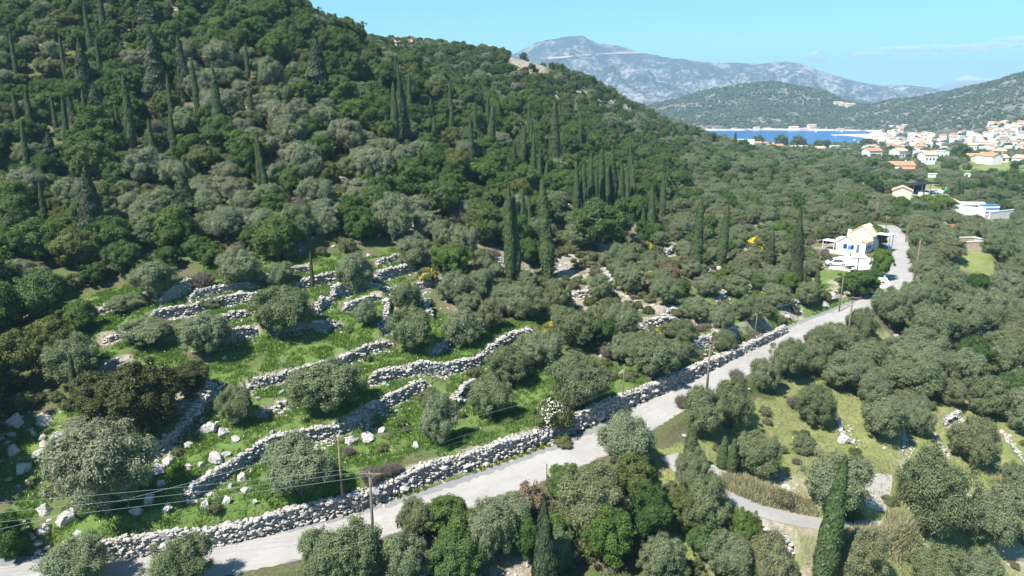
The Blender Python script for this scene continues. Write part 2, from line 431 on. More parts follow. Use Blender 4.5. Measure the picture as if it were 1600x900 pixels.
class MB:
    """collects verts and faces of one mesh"""
    def __init__(s): s.V = []; s.F = []; s.T = []
    def add(s, V, F, tint=None):
        o = sum(len(v) for v in s.V) if len(s.V) < 2 else s._n
        s.V.append(np.asarray(V, float)); s._n = o + len(V)
        for f in F: s.F.append([i + o for i in f])
        s.T.extend([0.5 if tint is None else tint] * len(V))
        return s
    def box(s, c, size, rz=0.0, top=1.0, topy=None):
        x, y, z = [k / 2 for k in size]
        ty = top if topy is None else topy
        V = np.array([(-x, -y, -z), (x, -y, -z), (x, y, -z), (-x, y, -z), (-x * top, -y * ty, z), (x * top, -y * ty, z), (x * top, y * ty, z), (-x * top, y * ty, z)])
        V = rotz(V, rz) + np.asarray(c)
        return s.add(V, [(3, 2, 1, 0), (4, 5, 6, 7), (0, 1, 5, 4), (1, 2, 6, 5), (2, 3, 7, 6), (3, 0, 4, 7)])
    def tube(s, P, rad, n=6, caps=True):
        P = np.asarray(P, float); m = len(P)
        rad = np.broadcast_to(np.asarray(rad, float), (m,))
        V = []
        for i in range(m):
            t = P[min(i + 1, m - 1)] - P[max(i - 1, 0)]; t /= np.linalg.norm(t) + 1e-9
            a = np.cross(t, (0, 0, 1.0)) if abs(t[2]) < 0.95 else np.cross(t, (0, 1.0, 0)); a /= np.linalg.norm(a)
            b = np.cross(a, t)
            for k in range(n):
                an = 2 * math.pi * k / n
                V.append(P[i] + rad[i] * (a * math.cos(an) + b * math.sin(an)))
        F = [(i * n + k, i * n + (k + 1) % n, (i + 1) * n + (k + 1) % n, (i + 1) * n + k) for i in range(m - 1) for k in range(n)]
        if caps: F += [tuple(range(n - 1, -1, -1)), tuple(range((m - 1) * n, m * n))]
        return s.add(V, F)
    def prism(s, poly, z0, z1):
        n = len(poly)
        V = [(p[0], p[1], z0) for p in poly] + [(p[0], p[1], z1) for p in poly]
        return s.add(V, [tuple(range(n - 1, -1, -1)), tuple(range(n, 2 * n))] + [(i, (i + 1) % n, n + (i + 1) % n, n + i) for i in range(n)])
    def gable(s, x0, x1, y0, y1, z, h, ov=0.3, th=0.14, axis='x'):
        """two roof slabs with the ridge along an axis"""
        if axis == 'x':
            ym = (y0 + y1) / 2; sl = h / ((y1 - y0) / 2)
            for sg, ye in ((-1, y0), (1, y1)):
                yo = ye + sg * ov; zo = z - ov * sl
                V = [(x0 - ov, yo, zo), (x1 + ov, yo, zo), (x1 + ov, ym, z + h), (x0 - ov, ym, z + h)]
                s.add(V + [(a, b, c + th) for a, b, c in V], [(3, 2, 1, 0), (4, 5, 6, 7), (0, 1, 5, 4), (1, 2, 6, 5), (2, 3, 7, 6), (3, 0, 4, 7)])
        else:
            xm = (x0 + x1) / 2; sl = h / ((x1 - x0) / 2)
            for sg, xe in ((-1, x0), (1, x1)):
                xo = xe + sg * ov; zo = z - ov * sl
                V = [(xo, y0 - ov, zo), (xo, y1 + ov, zo), (xm, y1 + ov, z + h), (xm, y0 - ov, z + h)]
                s.add(V + [(a, b, c + th) for a, b, c in V], [(3, 2, 1, 0), (4, 5, 6, 7), (0, 1, 5, 4), (1, 2, 6, 5), (2, 3, 7, 6), (3, 0, 4, 7)])
        return s
    def mesh(s, name, mat, smooth=False):
        V = np.vstack(s.V); flat = [i for f in s.F for i in f]
        st = np.concatenate([[0], np.cumsum([len(f) for f in s.F])[:-1]])
        me = mesh_np(name, V, flat, st, [mat] if mat else (), smooth)
        return me
    def build(s, name, mat, parent=None, smooth=False):
        return link(name, s.mesh(name, mat, smooth), parent)

def rotz(V, a):
    c, s = math.cos(a), math.sin(a)
    V = np.asarray(V, float)
    return np.stack([V[:, 0] * c - V[:, 1] * s, V[:, 0] * s + V[:, 1] * c, V[:, 2]], -1)

def link(name, data, parent=None):
    o = bpy.data.objects.new(name, data)
    COL.objects.link(o)
    if parent: o.parent = parent
    return o

def tag(o, label=None, cat=None, group=None, kind=None):
    if label: o['label'] = label
    if cat: o['category'] = cat
    if group: o['group'] = group
    if kind: o['kind'] = kind
    return o

def empty(name, loc=(0, 0, 0), rz=0.0, sc=1.0):
    o = bpy.data.objects.new(name, None)
    COL.objects.link(o)
    o.empty_display_size = 0.3
    o.location = loc; o.rotation_euler = (0, 0, rz)
    o.scale = sc if hasattr(sc, '__len__') else (sc, sc, sc)
    return o

class N:
    """small node-tree writer"""
    def __init__(s, name):
        s.m = bpy.data.materials.new(name); s.m.use_nodes = True
        s.t = s.m.node_tree; s.t.nodes.clear()
        s.out = s.t.nodes.new('ShaderNodeOutputMaterial')
    def n(s, typ, **kw):
        nd = s.t.nodes.new('ShaderNode' + typ)
        for k, v in kw.items():
            if k.startswith('_'): setattr(nd, k[1:], v)
            else:
                key = int(k[1:]) if k[0] == 'i' and k[1:].isdigit() else k.replace('0', ' ')
                s.set(nd.inputs[key], v)
        return nd
    def set(s, sock, v):
        if isinstance(v, bpy.types.NodeSocket): s.t.links.new(v, sock)
        else: sock.default_value = v
    def noise(s, vec, scale, detail=4.0, rough=0.55, out=0):
        nd = s.n('TexNoise', Scale=scale, Detail=detail, Roughness=rough)
        if vec is not None: s.set(nd.inputs['Vector'], vec)
        return nd.outputs[out]
    def ramp(s, fac, stops, interp='LINEAR'):
        nd = s.n('ValToRGB'); s.set(nd.inputs[0], fac)
        cr = nd.color_ramp; cr.interpolation = interp
        while len(cr.elements) < len(stops): cr.elements.new(0.5)
        for e, (p, c) in zip(cr.elements, stops):
            e.position = p; e.color = (c, c, c, 1) if not hasattr(c, '__len__') else (*c[:3], 1)
        return nd.outputs[0]
    def mix(s, f, a, b, mode='MIX'):
        nd = s.n('Mix', _data_type='RGBA', _blend_type=mode)
        s.set(nd.inputs[0], f)
        for sock, v in ((nd.inputs[6], a), (nd.inputs[7], b)):
            s.set(sock, v if isinstance(v, bpy.types.NodeSocket) else (*v[:3], 1))
        return nd.outputs[2]
    def math(s, op, a, b=0.0, clamp=False):
        nd = s.n('Math', _operation=op, _use_clamp=clamp)
        s.set(nd.inputs[0], a); s.set(nd.inputs[1], b)
        return nd.outputs[0]
    def attr(s, name, typ='GEOMETRY'):
        return s.n('Attribute', _attribute_name=name, _attribute_type=typ)
    def pos(s):
        return s.n('NewGeometry').outputs['Position']
    def bump(s, h, strength=0.5, dist=0.1):
        nd = s.n('Bump', Strength=strength, Distance=dist); s.set(nd.inputs['Height'], h)
        return nd.outputs[0]
    def surf(s, col, rough=0.8, spec=0.25, normal=None, metal=0.0):
        b = s.n('BsdfPrincipled')
        s.set(b.inputs['Base Color'], col if isinstance(col, bpy.types.NodeSocket) else (*col[:3], 1))
        s.set(b.inputs['Roughness'], rough); s.set(b.inputs['Specular IOR Level'], spec); s.set(b.inputs['Metallic'], metal)
        if normal is not None: s.set(b.inputs['Normal'], normal)
        s.t.links.new(b.outputs[0], s.out.inputs['Surface'])
        return s.m

def plain(name, col, rough=0.7, var=0.25, scale=3.0, spec=0.25, metal=0.0, bump=0.0):
    k = N(name)
    p = k.n('TexCoord').outputs['Object']
    nz = k.noise(p, scale, 5)
    c = k.mix(k.ramp(nz, [(0.3, 0.0), (0.7, 1.0)]), tuple(x * (1 - var) for x in col), tuple(min(1, x * (1 + var * 0.6)) for x in col))
    return k.surf(c, rough, spec, k.bump(nz, 0.4, bump) if bump else None, metal)

def foliage(name, stops, transl=0.22, rough=0.6, spec=0.2, leafvar=0.45):
    k = N(name)
    rnd = k.n('ObjectInfo').outputs['Random']
    c = k.ramp(rnd, stops)
    t = k.attr('tint').outputs['Fac']
    c = k.mix(1.0, c, k.ramp(t, [(0.0, 1 - leafvar), (0.55, 1.0), (1.0, 1 + leafvar * 1.2)]), 'MULTIPLY')
    b = k.n('BsdfPrincipled')
    k.set(b.inputs['Base Color'], c); k.set(b.inputs['Roughness'], rough); k.set(b.inputs['Specular IOR Level'], spec)
    tr = k.n('BsdfTranslucent'); k.set(tr.inputs[0], k.mix(1.0, c, (1.15, 1.25, 0.6), 'MULTIPLY'))
    mx = k.n('MixShader'); mx.inputs[0].default_value = transl
    k.t.links.new(b.outputs[0], mx.inputs[1]); k.t.links.new(tr.outputs[0], mx.inputs[2])
    k.t.links.new(mx.outputs[0], k.out.inputs['Surface'])
    return k.m

M = {}
M['olive'] = foliage('olive_leaves', [(0.0, (0.142, 0.172, 0.082)), (0.3, (0.172, 0.206, 0.106)), (0.6, (0.200, 0.232, 0.136)), (0.85, (0.162, 0.200, 0.094)), (1.0, (0.192, 0.200, 0.104))], 0.3)
M['greyolive'] = foliage('grey_olive_leaves', [(0.0, (0.178, 0.208, 0.122)), (0.5, (0.206, 0.232, 0.150)), (1.0, (0.214, 0.218, 0.138))], 0.3)
M['oak'] = foliage('oak_leaves', [(0.0, (0.052, 0.098, 0.022)), (0.3, (0.070, 0.128, 0.028)), (0.55, (0.100, 0.148, 0.032)), (0.8, (0.080, 0.128, 0.042)), (1.0, (0.122, 0.134, 0.036))], 0.25)
M['bright'] = foliage('bright_leaves', [(0.0, (0.130, 0.190, 0.030)), (1.0, (0.105, 0.175, 0.035))])
M['maquis'] = foliage('shrub_leaves', [(0.0, (0.095, 0.112, 0.036)), (0.4, (0.115, 0.142, 0.055)), (0.75, (0.150, 0.148, 0.075)), (1.0, (0.135, 0.150, 0.055))])
M['darkshrub'] = foliage('dark_shrub_leaves', [(0.0, (0.062, 0.070, 0.020)), (1.0, (0.070, 0.078, 0.026))])
M['cypress'] = foliage('cypress_sprays', [(0.0, (0.060, 0.090, 0.032)), (0.6, (0.074, 0.104, 0.040)), (1.0, (0.068, 0.086, 0.034))], 0.1)
M['darkcypress'] = foliage('dark_cypress_sprays', [(0.0, (0.046, 0.064, 0.030)), (1.0, (0.058, 0.072, 0.036))], 0.08)
M['grass'] = foliage('grass_blades', [(0.0, (0.115, 0.205, 0.036)), (1.0, (0.140, 0.225, 0.044))], 0.3)
M['drygrass'] = foliage('dry_grass_blades', [(0.0, (0.300, 0.285, 0.160)), (1.0, (0.330, 0.300, 0.180))], 0.2)
M['twig'] = plain('bare_twigs', (0.17, 0.135, 0.115), 0.9, 0.3)
M['rust'] = foliage('withered_leaves', [(0.0, (0.205, 0.150, 0.095)), (1.0, (0.185, 0.135, 0.095))], 0.15)
M['yellow'] = plain('yellow_blossom', (0.62, 0.47, 0.02), 0.7, 0.2)
M['white_flower'] = plain('white_blossom', (0.55, 0.56, 0.46), 0.7, 0.15)
M['bark'] = plain('bark', (0.13, 0.115, 0.095), 0.95, 0.4, 6.0, 0.1, 0, 0.05)
M['pole'] = plain('weathered_pole_wood', (0.20, 0.155, 0.12), 0.9, 0.35, 4.0, 0.1)
M['wire'] = plain('grey_wire', (0.30, 0.31, 0.32), 0.45, 0.1, 3.0, 0.5)
M['insul'] = plain('insulator_ceramic', (0.16, 0.09, 0.06), 0.3, 0.1, 3.0, 0.5)
M['white'] = plain('white_render', (0.78, 0.77, 0.74), 0.8, 0.08, 0.8)
M['cream'] = plain('cream_render', (0.66, 0.58, 0.45), 0.8, 0.1, 0.8)
M['paleblue'] = plain('pale_blue_render', (0.56, 0.66, 0.80), 0.8, 0.06, 0.8)
M['bluepaint'] = plain('blue_paint', (0.06, 0.20, 0.52), 0.5, 0.1)
M['peach'] = plain('peach_roof_tiles', (0.78, 0.60, 0.38), 0.8, 0.10, 2.0)
M['terracotta'] = plain('terracotta_tiles', (0.50, 0.23, 0.13), 0.85, 0.25, 1.2)
M['paleterra'] = plain('faded_tiles', (0.56, 0.36, 0.26), 0.85, 0.22, 1.2)
M['redroof'] = plain('red_sheet_roof', (0.42, 0.10, 0.06), 0.6, 0.2)
M['concrete'] = plain('pale_concrete', (0.62, 0.60, 0.56), 0.85, 0.12, 1.0)
M['block'] = plain('clay_block', (0.50, 0.38, 0.28), 0.9, 0.2, 2.0)
M['dark'] = plain('dark_opening', (0.025, 0.027, 0.03), 0.35, 0.2, 2.0, 0.5)
M['glass'] = plain('window_glass', (0.03, 0.04, 0.05), 0.12, 0.1, 2.0, 0.6)
M['metal'] = plain('grey_metal', (0.42, 0.44, 0.46), 0.4, 0.15, 2.0, 0.5, 0.4)
M['carpaint'] = plain('silver_car_paint', (0.68, 0.69, 0.70), 0.25, 0.03, 1.0, 0.6, 0.2)
M['tyre'] = plain('tyre_rubber', (0.02, 0.02, 0.02), 0.85, 0.2)
M['blackcanopy'] = plain('black_canopy_cloth', (0.018, 0.018, 0.022), 0.8, 0.2)
M['greensheet'] = plain('green_sheet', (0.06, 0.45, 0.16), 0.5, 0.1)
M['bluewater'] = plain('pale_blue_sheet', (0.35, 0.62, 0.78), 0.4, 0.1)

k = N('limestone')
p = k.pos()
t = k.attr('tint').outputs['Fac']
c = k.ramp(t, [(0.0, (0.22, 0.205, 0.19)), (0.3, (0.43, 0.41, 0.385)), (0.7, (0.57, 0.545, 0.515)), (0.9, (0.53, 0.46, 0.375)), (1.0, (0.44, 0.32, 0.22))])
nz = k.noise(p, 5.0, 6, 0.65)
c = k.mix(k.ramp(nz, [(0.36, 0.75), (0.58, 0.0)]), c, (0.17, 0.165, 0.16))
c = k.mix(k.ramp(k.noise(p, 1.7, 6, 0.7), [(0.50, 0.0), (0.66, 0.5)]), c, (0.24, 0.225, 0.20))
c = k.mix(k.ramp(k.noise(p, 1.1, 4), [(0.55, 0.0), (0.75, 0.35)]), c, (0.47, 0.37, 0.27))
M['stone'] = k.surf(c, 0.92, 0.15, k.bump(nz, 0.7, 0.12))

# ------------------------------------------------------------------ ground cover and terrain mesh
pu, pv, pd = proj(GX, GY, GZ)
GREEN = [[(140, 465), (250, 440), (330, 415), (460, 402), (560, 388), (650, 390), (655, 430), (640, 480), (720, 500), (790, 505), (860, 505), (870, 560), (1000, 560), (1010, 620), (860, 690), (640, 760), (420, 820), (250, 845), (100, 845), (20, 800), (30, 740), (120, 730), (230, 705), (315, 615), (250, 600), (120, 590)],
         [(0, 700), (140, 600), (240, 560), (250, 700), (240, 840), (0, 840)], [(1180, 420), (1330, 400), (1340, 470), (1240, 505), (1150, 530), (1060, 540), (1050, 470)], [(1400, 250), (1600, 250), (1600, 330), (1500, 330)]]
FIELD = [[(1030, 700), (1130, 650), (1230, 610), (1330, 520), (1400, 520), (1430, 600), (1600, 640), (1650, 900), (1030, 950)], [(1480, 360), (1650, 330), (1650, 470), (1480, 420)]]
BARE = [[(715, 74), (765, 78), (765, 90), (715, 86)], [(776, 80), (832, 88), (856, 106), (838, 118), (800, 100)], [(850, 128), (960, 148), (1010, 172), (940, 170), (860, 148)], [(480, 150), (520, 165), (560, 215), (520, 215)], [(640, 335), (660, 345), (665, 395), (625, 400)], [(1540, 470), (1600, 480), (1590, 500), (1545, 500)], [(1398, 294), (1478, 294), (1480, 313), (1400, 314)], [(1478, 334), (1600, 334), (1600, 346), (1478, 346)]]
SCRUBG = [(640, 400), (760, 392), (860, 380), (1000, 350), (1100, 300), (1300, 300), (1335, 470), (1235, 500), (1060, 560), (960, 580), (850, 490), (700, 480)]
n1 = fbm(GX / 6, GY / 6, 21, 4); n2 = fbm(GX / 2.3, GY / 2.3, 31, 3)
jk = np.clip(110 / np.maximum(pd, 1), 0, 1)
ju, jv = pu + (n1 - 0.5) * 70 * jk, pv + (n2 - 0.5) * 40 * jk
cov = np.zeros((NR, NT, 4)); cov[..., 3] = 1
g = np.zeros_like(GX)
for poly in GREEN: g = np.maximum(g, in_poly(ju, jv, poly) * 1.0)
cov[..., 0] = g * sstep(0.27, 0.5, n1 * 0.5 + n2 * 0.5)
f_ = np.zeros_like(GX)
for poly in FIELD: f_ = np.maximum(f_, in_poly(ju, jv, poly) * 1.0)
f_ = np.maximum(f_, sstep(0.52, 0.60, fbm(GX / 22, GY / 22, 47, 4)) * (RR > 200) * (pu > 1040) * (1 - sstep(700, 900, RR)))
cov[..., 1] = f_
b_ = np.zeros_like(GX)
for poly in BARE: b_ = np.maximum(b_, in_poly(ju, jv, poly) * 1.0)
b_ = np.maximum(b_, in_poly(ju, jv, SCRUBG) * sstep(0.50, 0.60, fbm(GX / 5, GY / 5, 43, 4)))
cov[..., 2] = np.maximum(b_, sstep(0.60, 0.72, fbm(GX / 14, GY / 14, 41, 4)) * (RR < 520) * 0.8 * (1 - g * 0.75))
# stony ground close under each wall
for w in walls:
    q = w['path']; lo, hi = q[:, :2].min(0) - 4, q[:, :2].max(0) + 4
    m = (GX > lo[0]) & (GX < hi[0]) & (GY > lo[1]) & (GY < hi[1])
    d, s, run, ov = seg_dist(GX[m], GY[m], q[::3])
    c = cov[m]; c[:, 2] = np.maximum(c[:, 2], (1 - sstep(0.35, 0.75, d + (n2[m] - 0.5) * 1.0))); cov[m] = c
far_hill = sstep(900, 1200, RR)

k = N('hillside_ground')
p = k.pos()
cv = k.n('SeparateColor'); k.set(cv.inputs[0], k.attr('cover').outputs['Color'])
na = k.noise(p, 0.35, 5, 0.6); nb = k.noise(p, 2.4, 5, 0.65); nc = k.noise(p, 9.0, 3, 0.6); nh = k.noise(p, 0.020, 7, 0.68)
litter = k.mix(k.ramp(nb, [(0.35, 0.0), (0.65, 1.0)]), (0.085, 0.082, 0.042), (0.150, 0.130, 0.082))
litter = k.mix(k.ramp(na, [(0.42, 0.0), (0.58, 0.8)]), litter, (0.085, 0.125, 0.035))
grass = k.mix(k.ramp(na, [(0.35, 0.0), (0.65, 1.0)]), (0.100, 0.172, 0.040), (0.165, 0.212, 0.066))
grass = k.mix(k.ramp(nb, [(0.40, 0.0), (0.66, 0.75)]), grass, (0.075, 0.130, 0.028))
grass = k.mix(k.ramp(nc, [(0.60, 0.0), (0.80, 0.5)]), grass, (0.230, 0.240, 0.120))
field = k.mix(k.ramp(na, [(0.35, 0.0), (0.62, 1.0)]), (0.165, 0.205, 0.060), (0.270, 0.258, 0.125))
field = k.mix(k.ramp(nb, [(0.42, 0.0), (0.62, 0.8)]), field, (0.140, 0.185, 0.048))
bare = k.mix(k.ramp(nb, [(0.35, 0.0), (0.65, 1.0)]), (0.25, 0.19, 0.135), (0.42, 0.375, 0.32))
bare = k.mix(k.ramp(nc, [(0.55, 0.0), (0.7, 0.7)]), bare, (0.48, 0.45, 0.42))
c = k.mix(cv.outputs[0], litter, grass)
c = k.mix(cv.outputs[1], c, field)
c = k.mix(k.math('MULTIPLY', cv.outputs[2], k.math('MULTIPLY', k.ramp(nb, [(0.25, 0.35), (0.5, 1.0)]), k.ramp(na, [(0.36, 0.25), (0.52, 1.0)]))), c, bare)
rocky = k.mix(k.ramp(nh, [(0.46, 0.0), (0.56, 1.0)]), (0.080, 0.085, 0.050), (0.185, 0.172, 0.150))
c = k.mix(k.attr('far').outputs['Fac'], c, rocky)
M['ground'] = k.surf(c, 0.95, 0.1, k.bump(k.math('ADD', nb, k.math('MULTIPLY', nc, 0.4)), 0.9, 0.25))

def grid_faces(nr, nc):
    i = np.arange((nr - 1) * (nc - 1)); r, c = i // (nc - 1), i % (nc - 1)
    a = r * nc + c
    return np.stack([a, a + 1, a + nc + 1, a + nc], -1)[:, ::-1]

def build_terrain():
    F = grid_faces(NR, NT)
    V = np.stack([GX, GY, GZ], -1).reshape(-1, 3)
    me = mesh_np('terrain', V, F.ravel(), np.arange(len(F)) * 4, [M['ground']], True,
                 {'cover': (cov.reshape(-1, 4), 'POINT'), 'far': (far_hill.ravel(), 'POINT')})
    return tag(link('terrain', me), 'rugged hillside and valley ground with grass, litter and bare rock', kind='structure')

# ------------------------------------------------------------------ plant prototypes
def unit(n):
    v = rng.normal(size=(n, 3))
    return v / np.linalg.norm(v, axis=1, keepdims=True)

def leaf_quads(C, Nn, L, W, along=None):
    n = len(C)
    Nn = Nn / (np.linalg.norm(Nn, axis=1, keepdims=True) + 1e-9)
    a = unit(n) if along is None else along
    T = a - (a * Nn).sum(1, keepdims=True) * Nn
    T /= np.linalg.norm(T, axis=1, keepdims=True) + 1e-9
    B = np.cross(Nn, T)
    L = np.broadcast_to(L, (n,))[:, None]; W = np.broadcast_to(W, (n,))[:, None]
    V = np.stack([C - T * L / 2, C + B * W / 2 - T * L * 0.05, C + T * L / 2, C - B * W / 2 - T * L * 0.05], 1)
    return V.reshape(-1, 3)

ICO_V, ICO_F = None, None
def ico(sub):
    t = (1 + 5 ** .5) / 2
    V = [(-1, t, 0), (1, t, 0), (-1, -t, 0), (1, -t, 0), (0, -1, t), (0, 1, t), (0, -1, -t), (0, 1, -t), (t, 0, -1), (t, 0, 1), (-t, 0, -1), (-t, 0, 1)]
    V = [np.array(v) / math.hypot(1, t) for v in V]
    F = [(0, 11, 5), (0, 5, 1), (0, 1, 7), (0, 7, 10), (0, 10, 11), (1, 5, 9), (5, 11, 4), (11, 10, 2), (10, 7, 6), (7, 1, 8), (3, 9, 4), (3, 4, 2), (3, 2, 6), (3, 6, 8), (3, 8, 9), (4, 9, 5), (2, 4, 11), (6, 2, 10), (8, 6, 7), (9, 8, 1)]
    for _ in range(sub):
        cache = {}; G = []
        def mid(a, b):
            key = (min(a, b), max(a, b))
            if key not in cache:
                m = V[a] + V[b]; V.append(m / np.linalg.norm(m)); cache[key] = len(V) - 1
            return cache[key]
        for a, b, c in F:
            ab, bc, ca = mid(a, b), mid(b, c), mid(c, a)
            G += [(a, ab, ca), (b, bc, ab), (c, ca, bc), (ab, bc, ca)]
        F = G
    return np.array(V), np.array(F)
ICO0, ICO1, ICO3 = ico(0), ico(1), ico(3)

def leafy(name, LV, cores, mat, tints):
    """one crown mesh: leaf quads plus lumpy inner foliage bodies"""
    nq = len(LV) // 4
    V = [LV]; flat = [np.arange(nq * 4)]; st = [np.arange(nq) * 4]; T = [np.repeat(tints, 4)]
    o = nq * 4; lo = nq * 4
    for c, r in cores:
        v = ICO1[0] * (1 + rng.uniform(-0.16, 0.16, (len(ICO1[0]), 1))) * np.asarray(r) + np.asarray(c)
        V.append(v); flat.append((ICO1[1] + o).ravel()); st.append(lo + np.arange(len(ICO1[1])) * 3)
        T.append(np.full(len(v), 0.35)); o += len(v); lo += len(ICO1[1]) * 3
    return mesh_np(name, np.vstack(V), np.concatenate(flat), np.concatenate(st), [mat], False, {'tint': (np.concatenate(T), 'POINT')})

def crown(name, mat, D, H, zc, nl, lr, sprigs, per, L, W, spread=0.22, flat=0.75, ragged=0.12, low=0.25, up=0.25):
    """a crown of leaf sprigs on many lobes. D wide, H high, zc height of its middle"""
    lob = []
    ax = rng.uniform(0.88, 1.12)
    for i in range(nl):
        z = rng.uniform(-0.85, 1.0); a = rng.uniform(0, 2 * math.pi) + i * 2.4
        q = math.sqrt(max(0, 1 - z * z))
        k = rng.uniform(0.50, 0.88) if i % 5 else rng.uniform(0.2, 0.5)
        c = np.array([q * math.cos(a) * k * D / 2 * ax, q * math.sin(a) * k * D / 2 / ax, zc + z * k * H / 2])
        lob.append((c, lr * D / 2 * rng.uniform(0.55, 1.3) * (1.15 - 0.4 * (k - 0.4))))
    for i in range(nl // 2):                                  # outlying sprays that break the outline
        z = rng.uniform(-0.6, 1.0); a = rng.uniform(0, 2 * math.pi); q = math.sqrt(max(0, 1 - z * z)); k = rng.uniform(0.92, 1.12)
        lob.append((np.array([q * math.cos(a) * k * D / 2 * ax, q * math.sin(a) * k * D / 2 / ax, zc + z * k * H / 2]), lr * D / 2 * rng.uniform(0.25, 0.5)))
    lob.append((np.array([0, 0, zc]), 0.5 * min(D, H) / 2 * 1.0))
    LC = np.array([c for c, r in lob]); LR = np.array([r for c, r in lob])
    pr = LR ** 2; pr[-1] *= 0.4; pr /= pr.sum()
    pts, nrm = [], []
    need = sprigs
    while need > 0:
        n = int(need * 1.8) + 50
        i = rng.choice(len(lob), n, p=pr)
        d = unit(n)
        out = LC[i] - np.array([0, 0, zc]); out /= np.linalg.norm(out, axis=1, keepdims=True) + 1e-6
        d = d + out * 0.45 + np.array([0, 0, 0.12]); d /= np.linalg.norm(d, axis=1, keepdims=True)
        rad = LR[i] * (0.70 + 0.32 * np.sqrt(rng.random(n)) + ragged * (rng.random(n) ** 4) * 2)
        P = LC[i] + d * rad[:, None] * np.array([1, 1, flat if False else 0.92])
        dist = np.linalg.norm(P[:, None] - LC[None], axis=2) / LR[None]
        dist[np.arange(n), i] = 9
        ok = (dist.min(1) > 0.80) & (P[:, 2] > low) & (fbm(P[:, 0] * 1.3 + P[:, 2] * 0.9, P[:, 1] * 1.3 - P[:, 2] * 0.7, 5, 3) > 0.40)
        pts.append(P[ok]); nrm.append(d[ok]); need -= ok.sum()
    P = np.vstack(pts)[:sprigs]; Nn = np.vstack(nrm)[:sprigs]
    fx = D / 2 / np.percentile(np.hypot(P[:, 0], P[:, 1]), 96); fz = (zc + H / 2) / np.percentile(P[:, 2], 99)   # bring the crown to its stated size
    fit = np.array([fx, fx, fz]); P = P * fit
    lob = [(c * fit, r * (fx * 2 + fz) / 3) for c, r in lob]
    tone = np.repeat(np.clip(rng.normal(0.5, 0.18, len(P)), 0, 1), per)
    C = np.repeat(P, per, 0) + rng.normal(size=(len(P) * per, 3)) * spread * np.array([1, 1, 0.8])
    Nl = np.repeat(Nn, per, 0) + unit(len(C)) * 0.65 + np.array([0, 0, up])
    LV = leaf_quads(C, Nl, L * rng.uniform(0.7, 1.35, len(C)), W * rng.uniform(0.7, 1.35, len(C)))
    tint = np.clip(tone + rng.normal(0, 0.15, len(C)), 0, 1)
    cores = [(c, r * 0.60) for c, r in lob[:nl]] + [(lob[-1][0], lob[-1][1] * np.array([1.1, 1.1, 0.9]))]
    return leafy(name, LV, cores, mat, tint), lob

def trunk(name, lob, zc, r0, h0, nlimb=6, lean=0.25):
    mb = MB()
    top = np.array([rng.uniform(-lean, lean), rng.uniform(-lean, lean), h0])
    mb.tube([(0, 0, -0.5), (top[0] * 0.2, top[1] * 0.3, h0 * 0.35), (top[0] * 0.6, top[1] * 0.7, h0 * 0.7), top], [r0 * 1.5, r0 * 1.05, r0 * 0.85, r0 * 0.75], 8)
    for c, r in sorted(lob[:-1], key=lambda q: -q[1] + rng.random())[:nlimb]:
        m = (top + c) / 2 + np.array([0, 0, -0.15]) + rng.normal(size=3) * 0.12
        mb.tube([top - np.array([0, 0, 0.15]), m, c], [r0 * 0.5, r0 * 0.32, r0 * 0.12], 6)
    return mb.mesh(name, M['bark'])

P = {}      # prototypes: kind -> list of (trunk mesh, crown mesh, width, height)
def proto(kind, n, fn):
    P[kind] = [fn(i) for i in range(n)]
def p_olive(i):
    D, H = 7.0, rng.uniform(4.6, 5.6); zc = H / 2 + 0.75
    c, lob = crown('olive_crown', M['olive'], D, H, zc, 44 + i % 6, 0.265, 5600, 6, 0.21, 0.095, 0.15, ragged=0.25, up=0.45, low=0.55)
    return trunk('olive_trunk', lob, zc, 0.30, 1.5), c, D, H + 0.7
proto('olive', 6, p_olive)
def p_oak(i):
    D, H = 7.5, rng.uniform(6.0, 7.0); zc = H / 2 + 0.6
    c, lob = crown('oak_crown', M['oak'], D, H, zc, 46, 0.26, 5000, 5, 0.24, 0.16, 0.15, ragged=0.14, up=0.45)
    return trunk('oak_trunk', lob, zc, 0.26, 1.8), c, D, H + 0.6
proto('oak', 6, p_oak)
def p_shrub(i):
    D, H = 3.0, rng.uniform(1.7, 2.3); zc = H / 2 * 0.8
    c, lob = crown('shrub_foliage', M['maquis'], D, H, zc, 20, 0.32, 1100, 6, 0.17, 0.09, 0.12, low=0.0, up=0.4)
    return trunk('shrub_stem', lob, zc, 0.05, 0.4, 5, 0.1), c, D, H
proto('shrub', 5, p_shrub)
def p_far(i):
    D, H = 7.0, rng.uniform(5.0, 6.0); zc = H / 2 + 0.4
    c, lob = crown('distant_crown', M['olive'] if i < 3 else M['oak'], D, H, zc, 10, 0.44, 330, 4, 0.75, 0.5, 0.35, low=0.0)
    return None, c, D, H + 0.4
proto('far', 6, p_far)

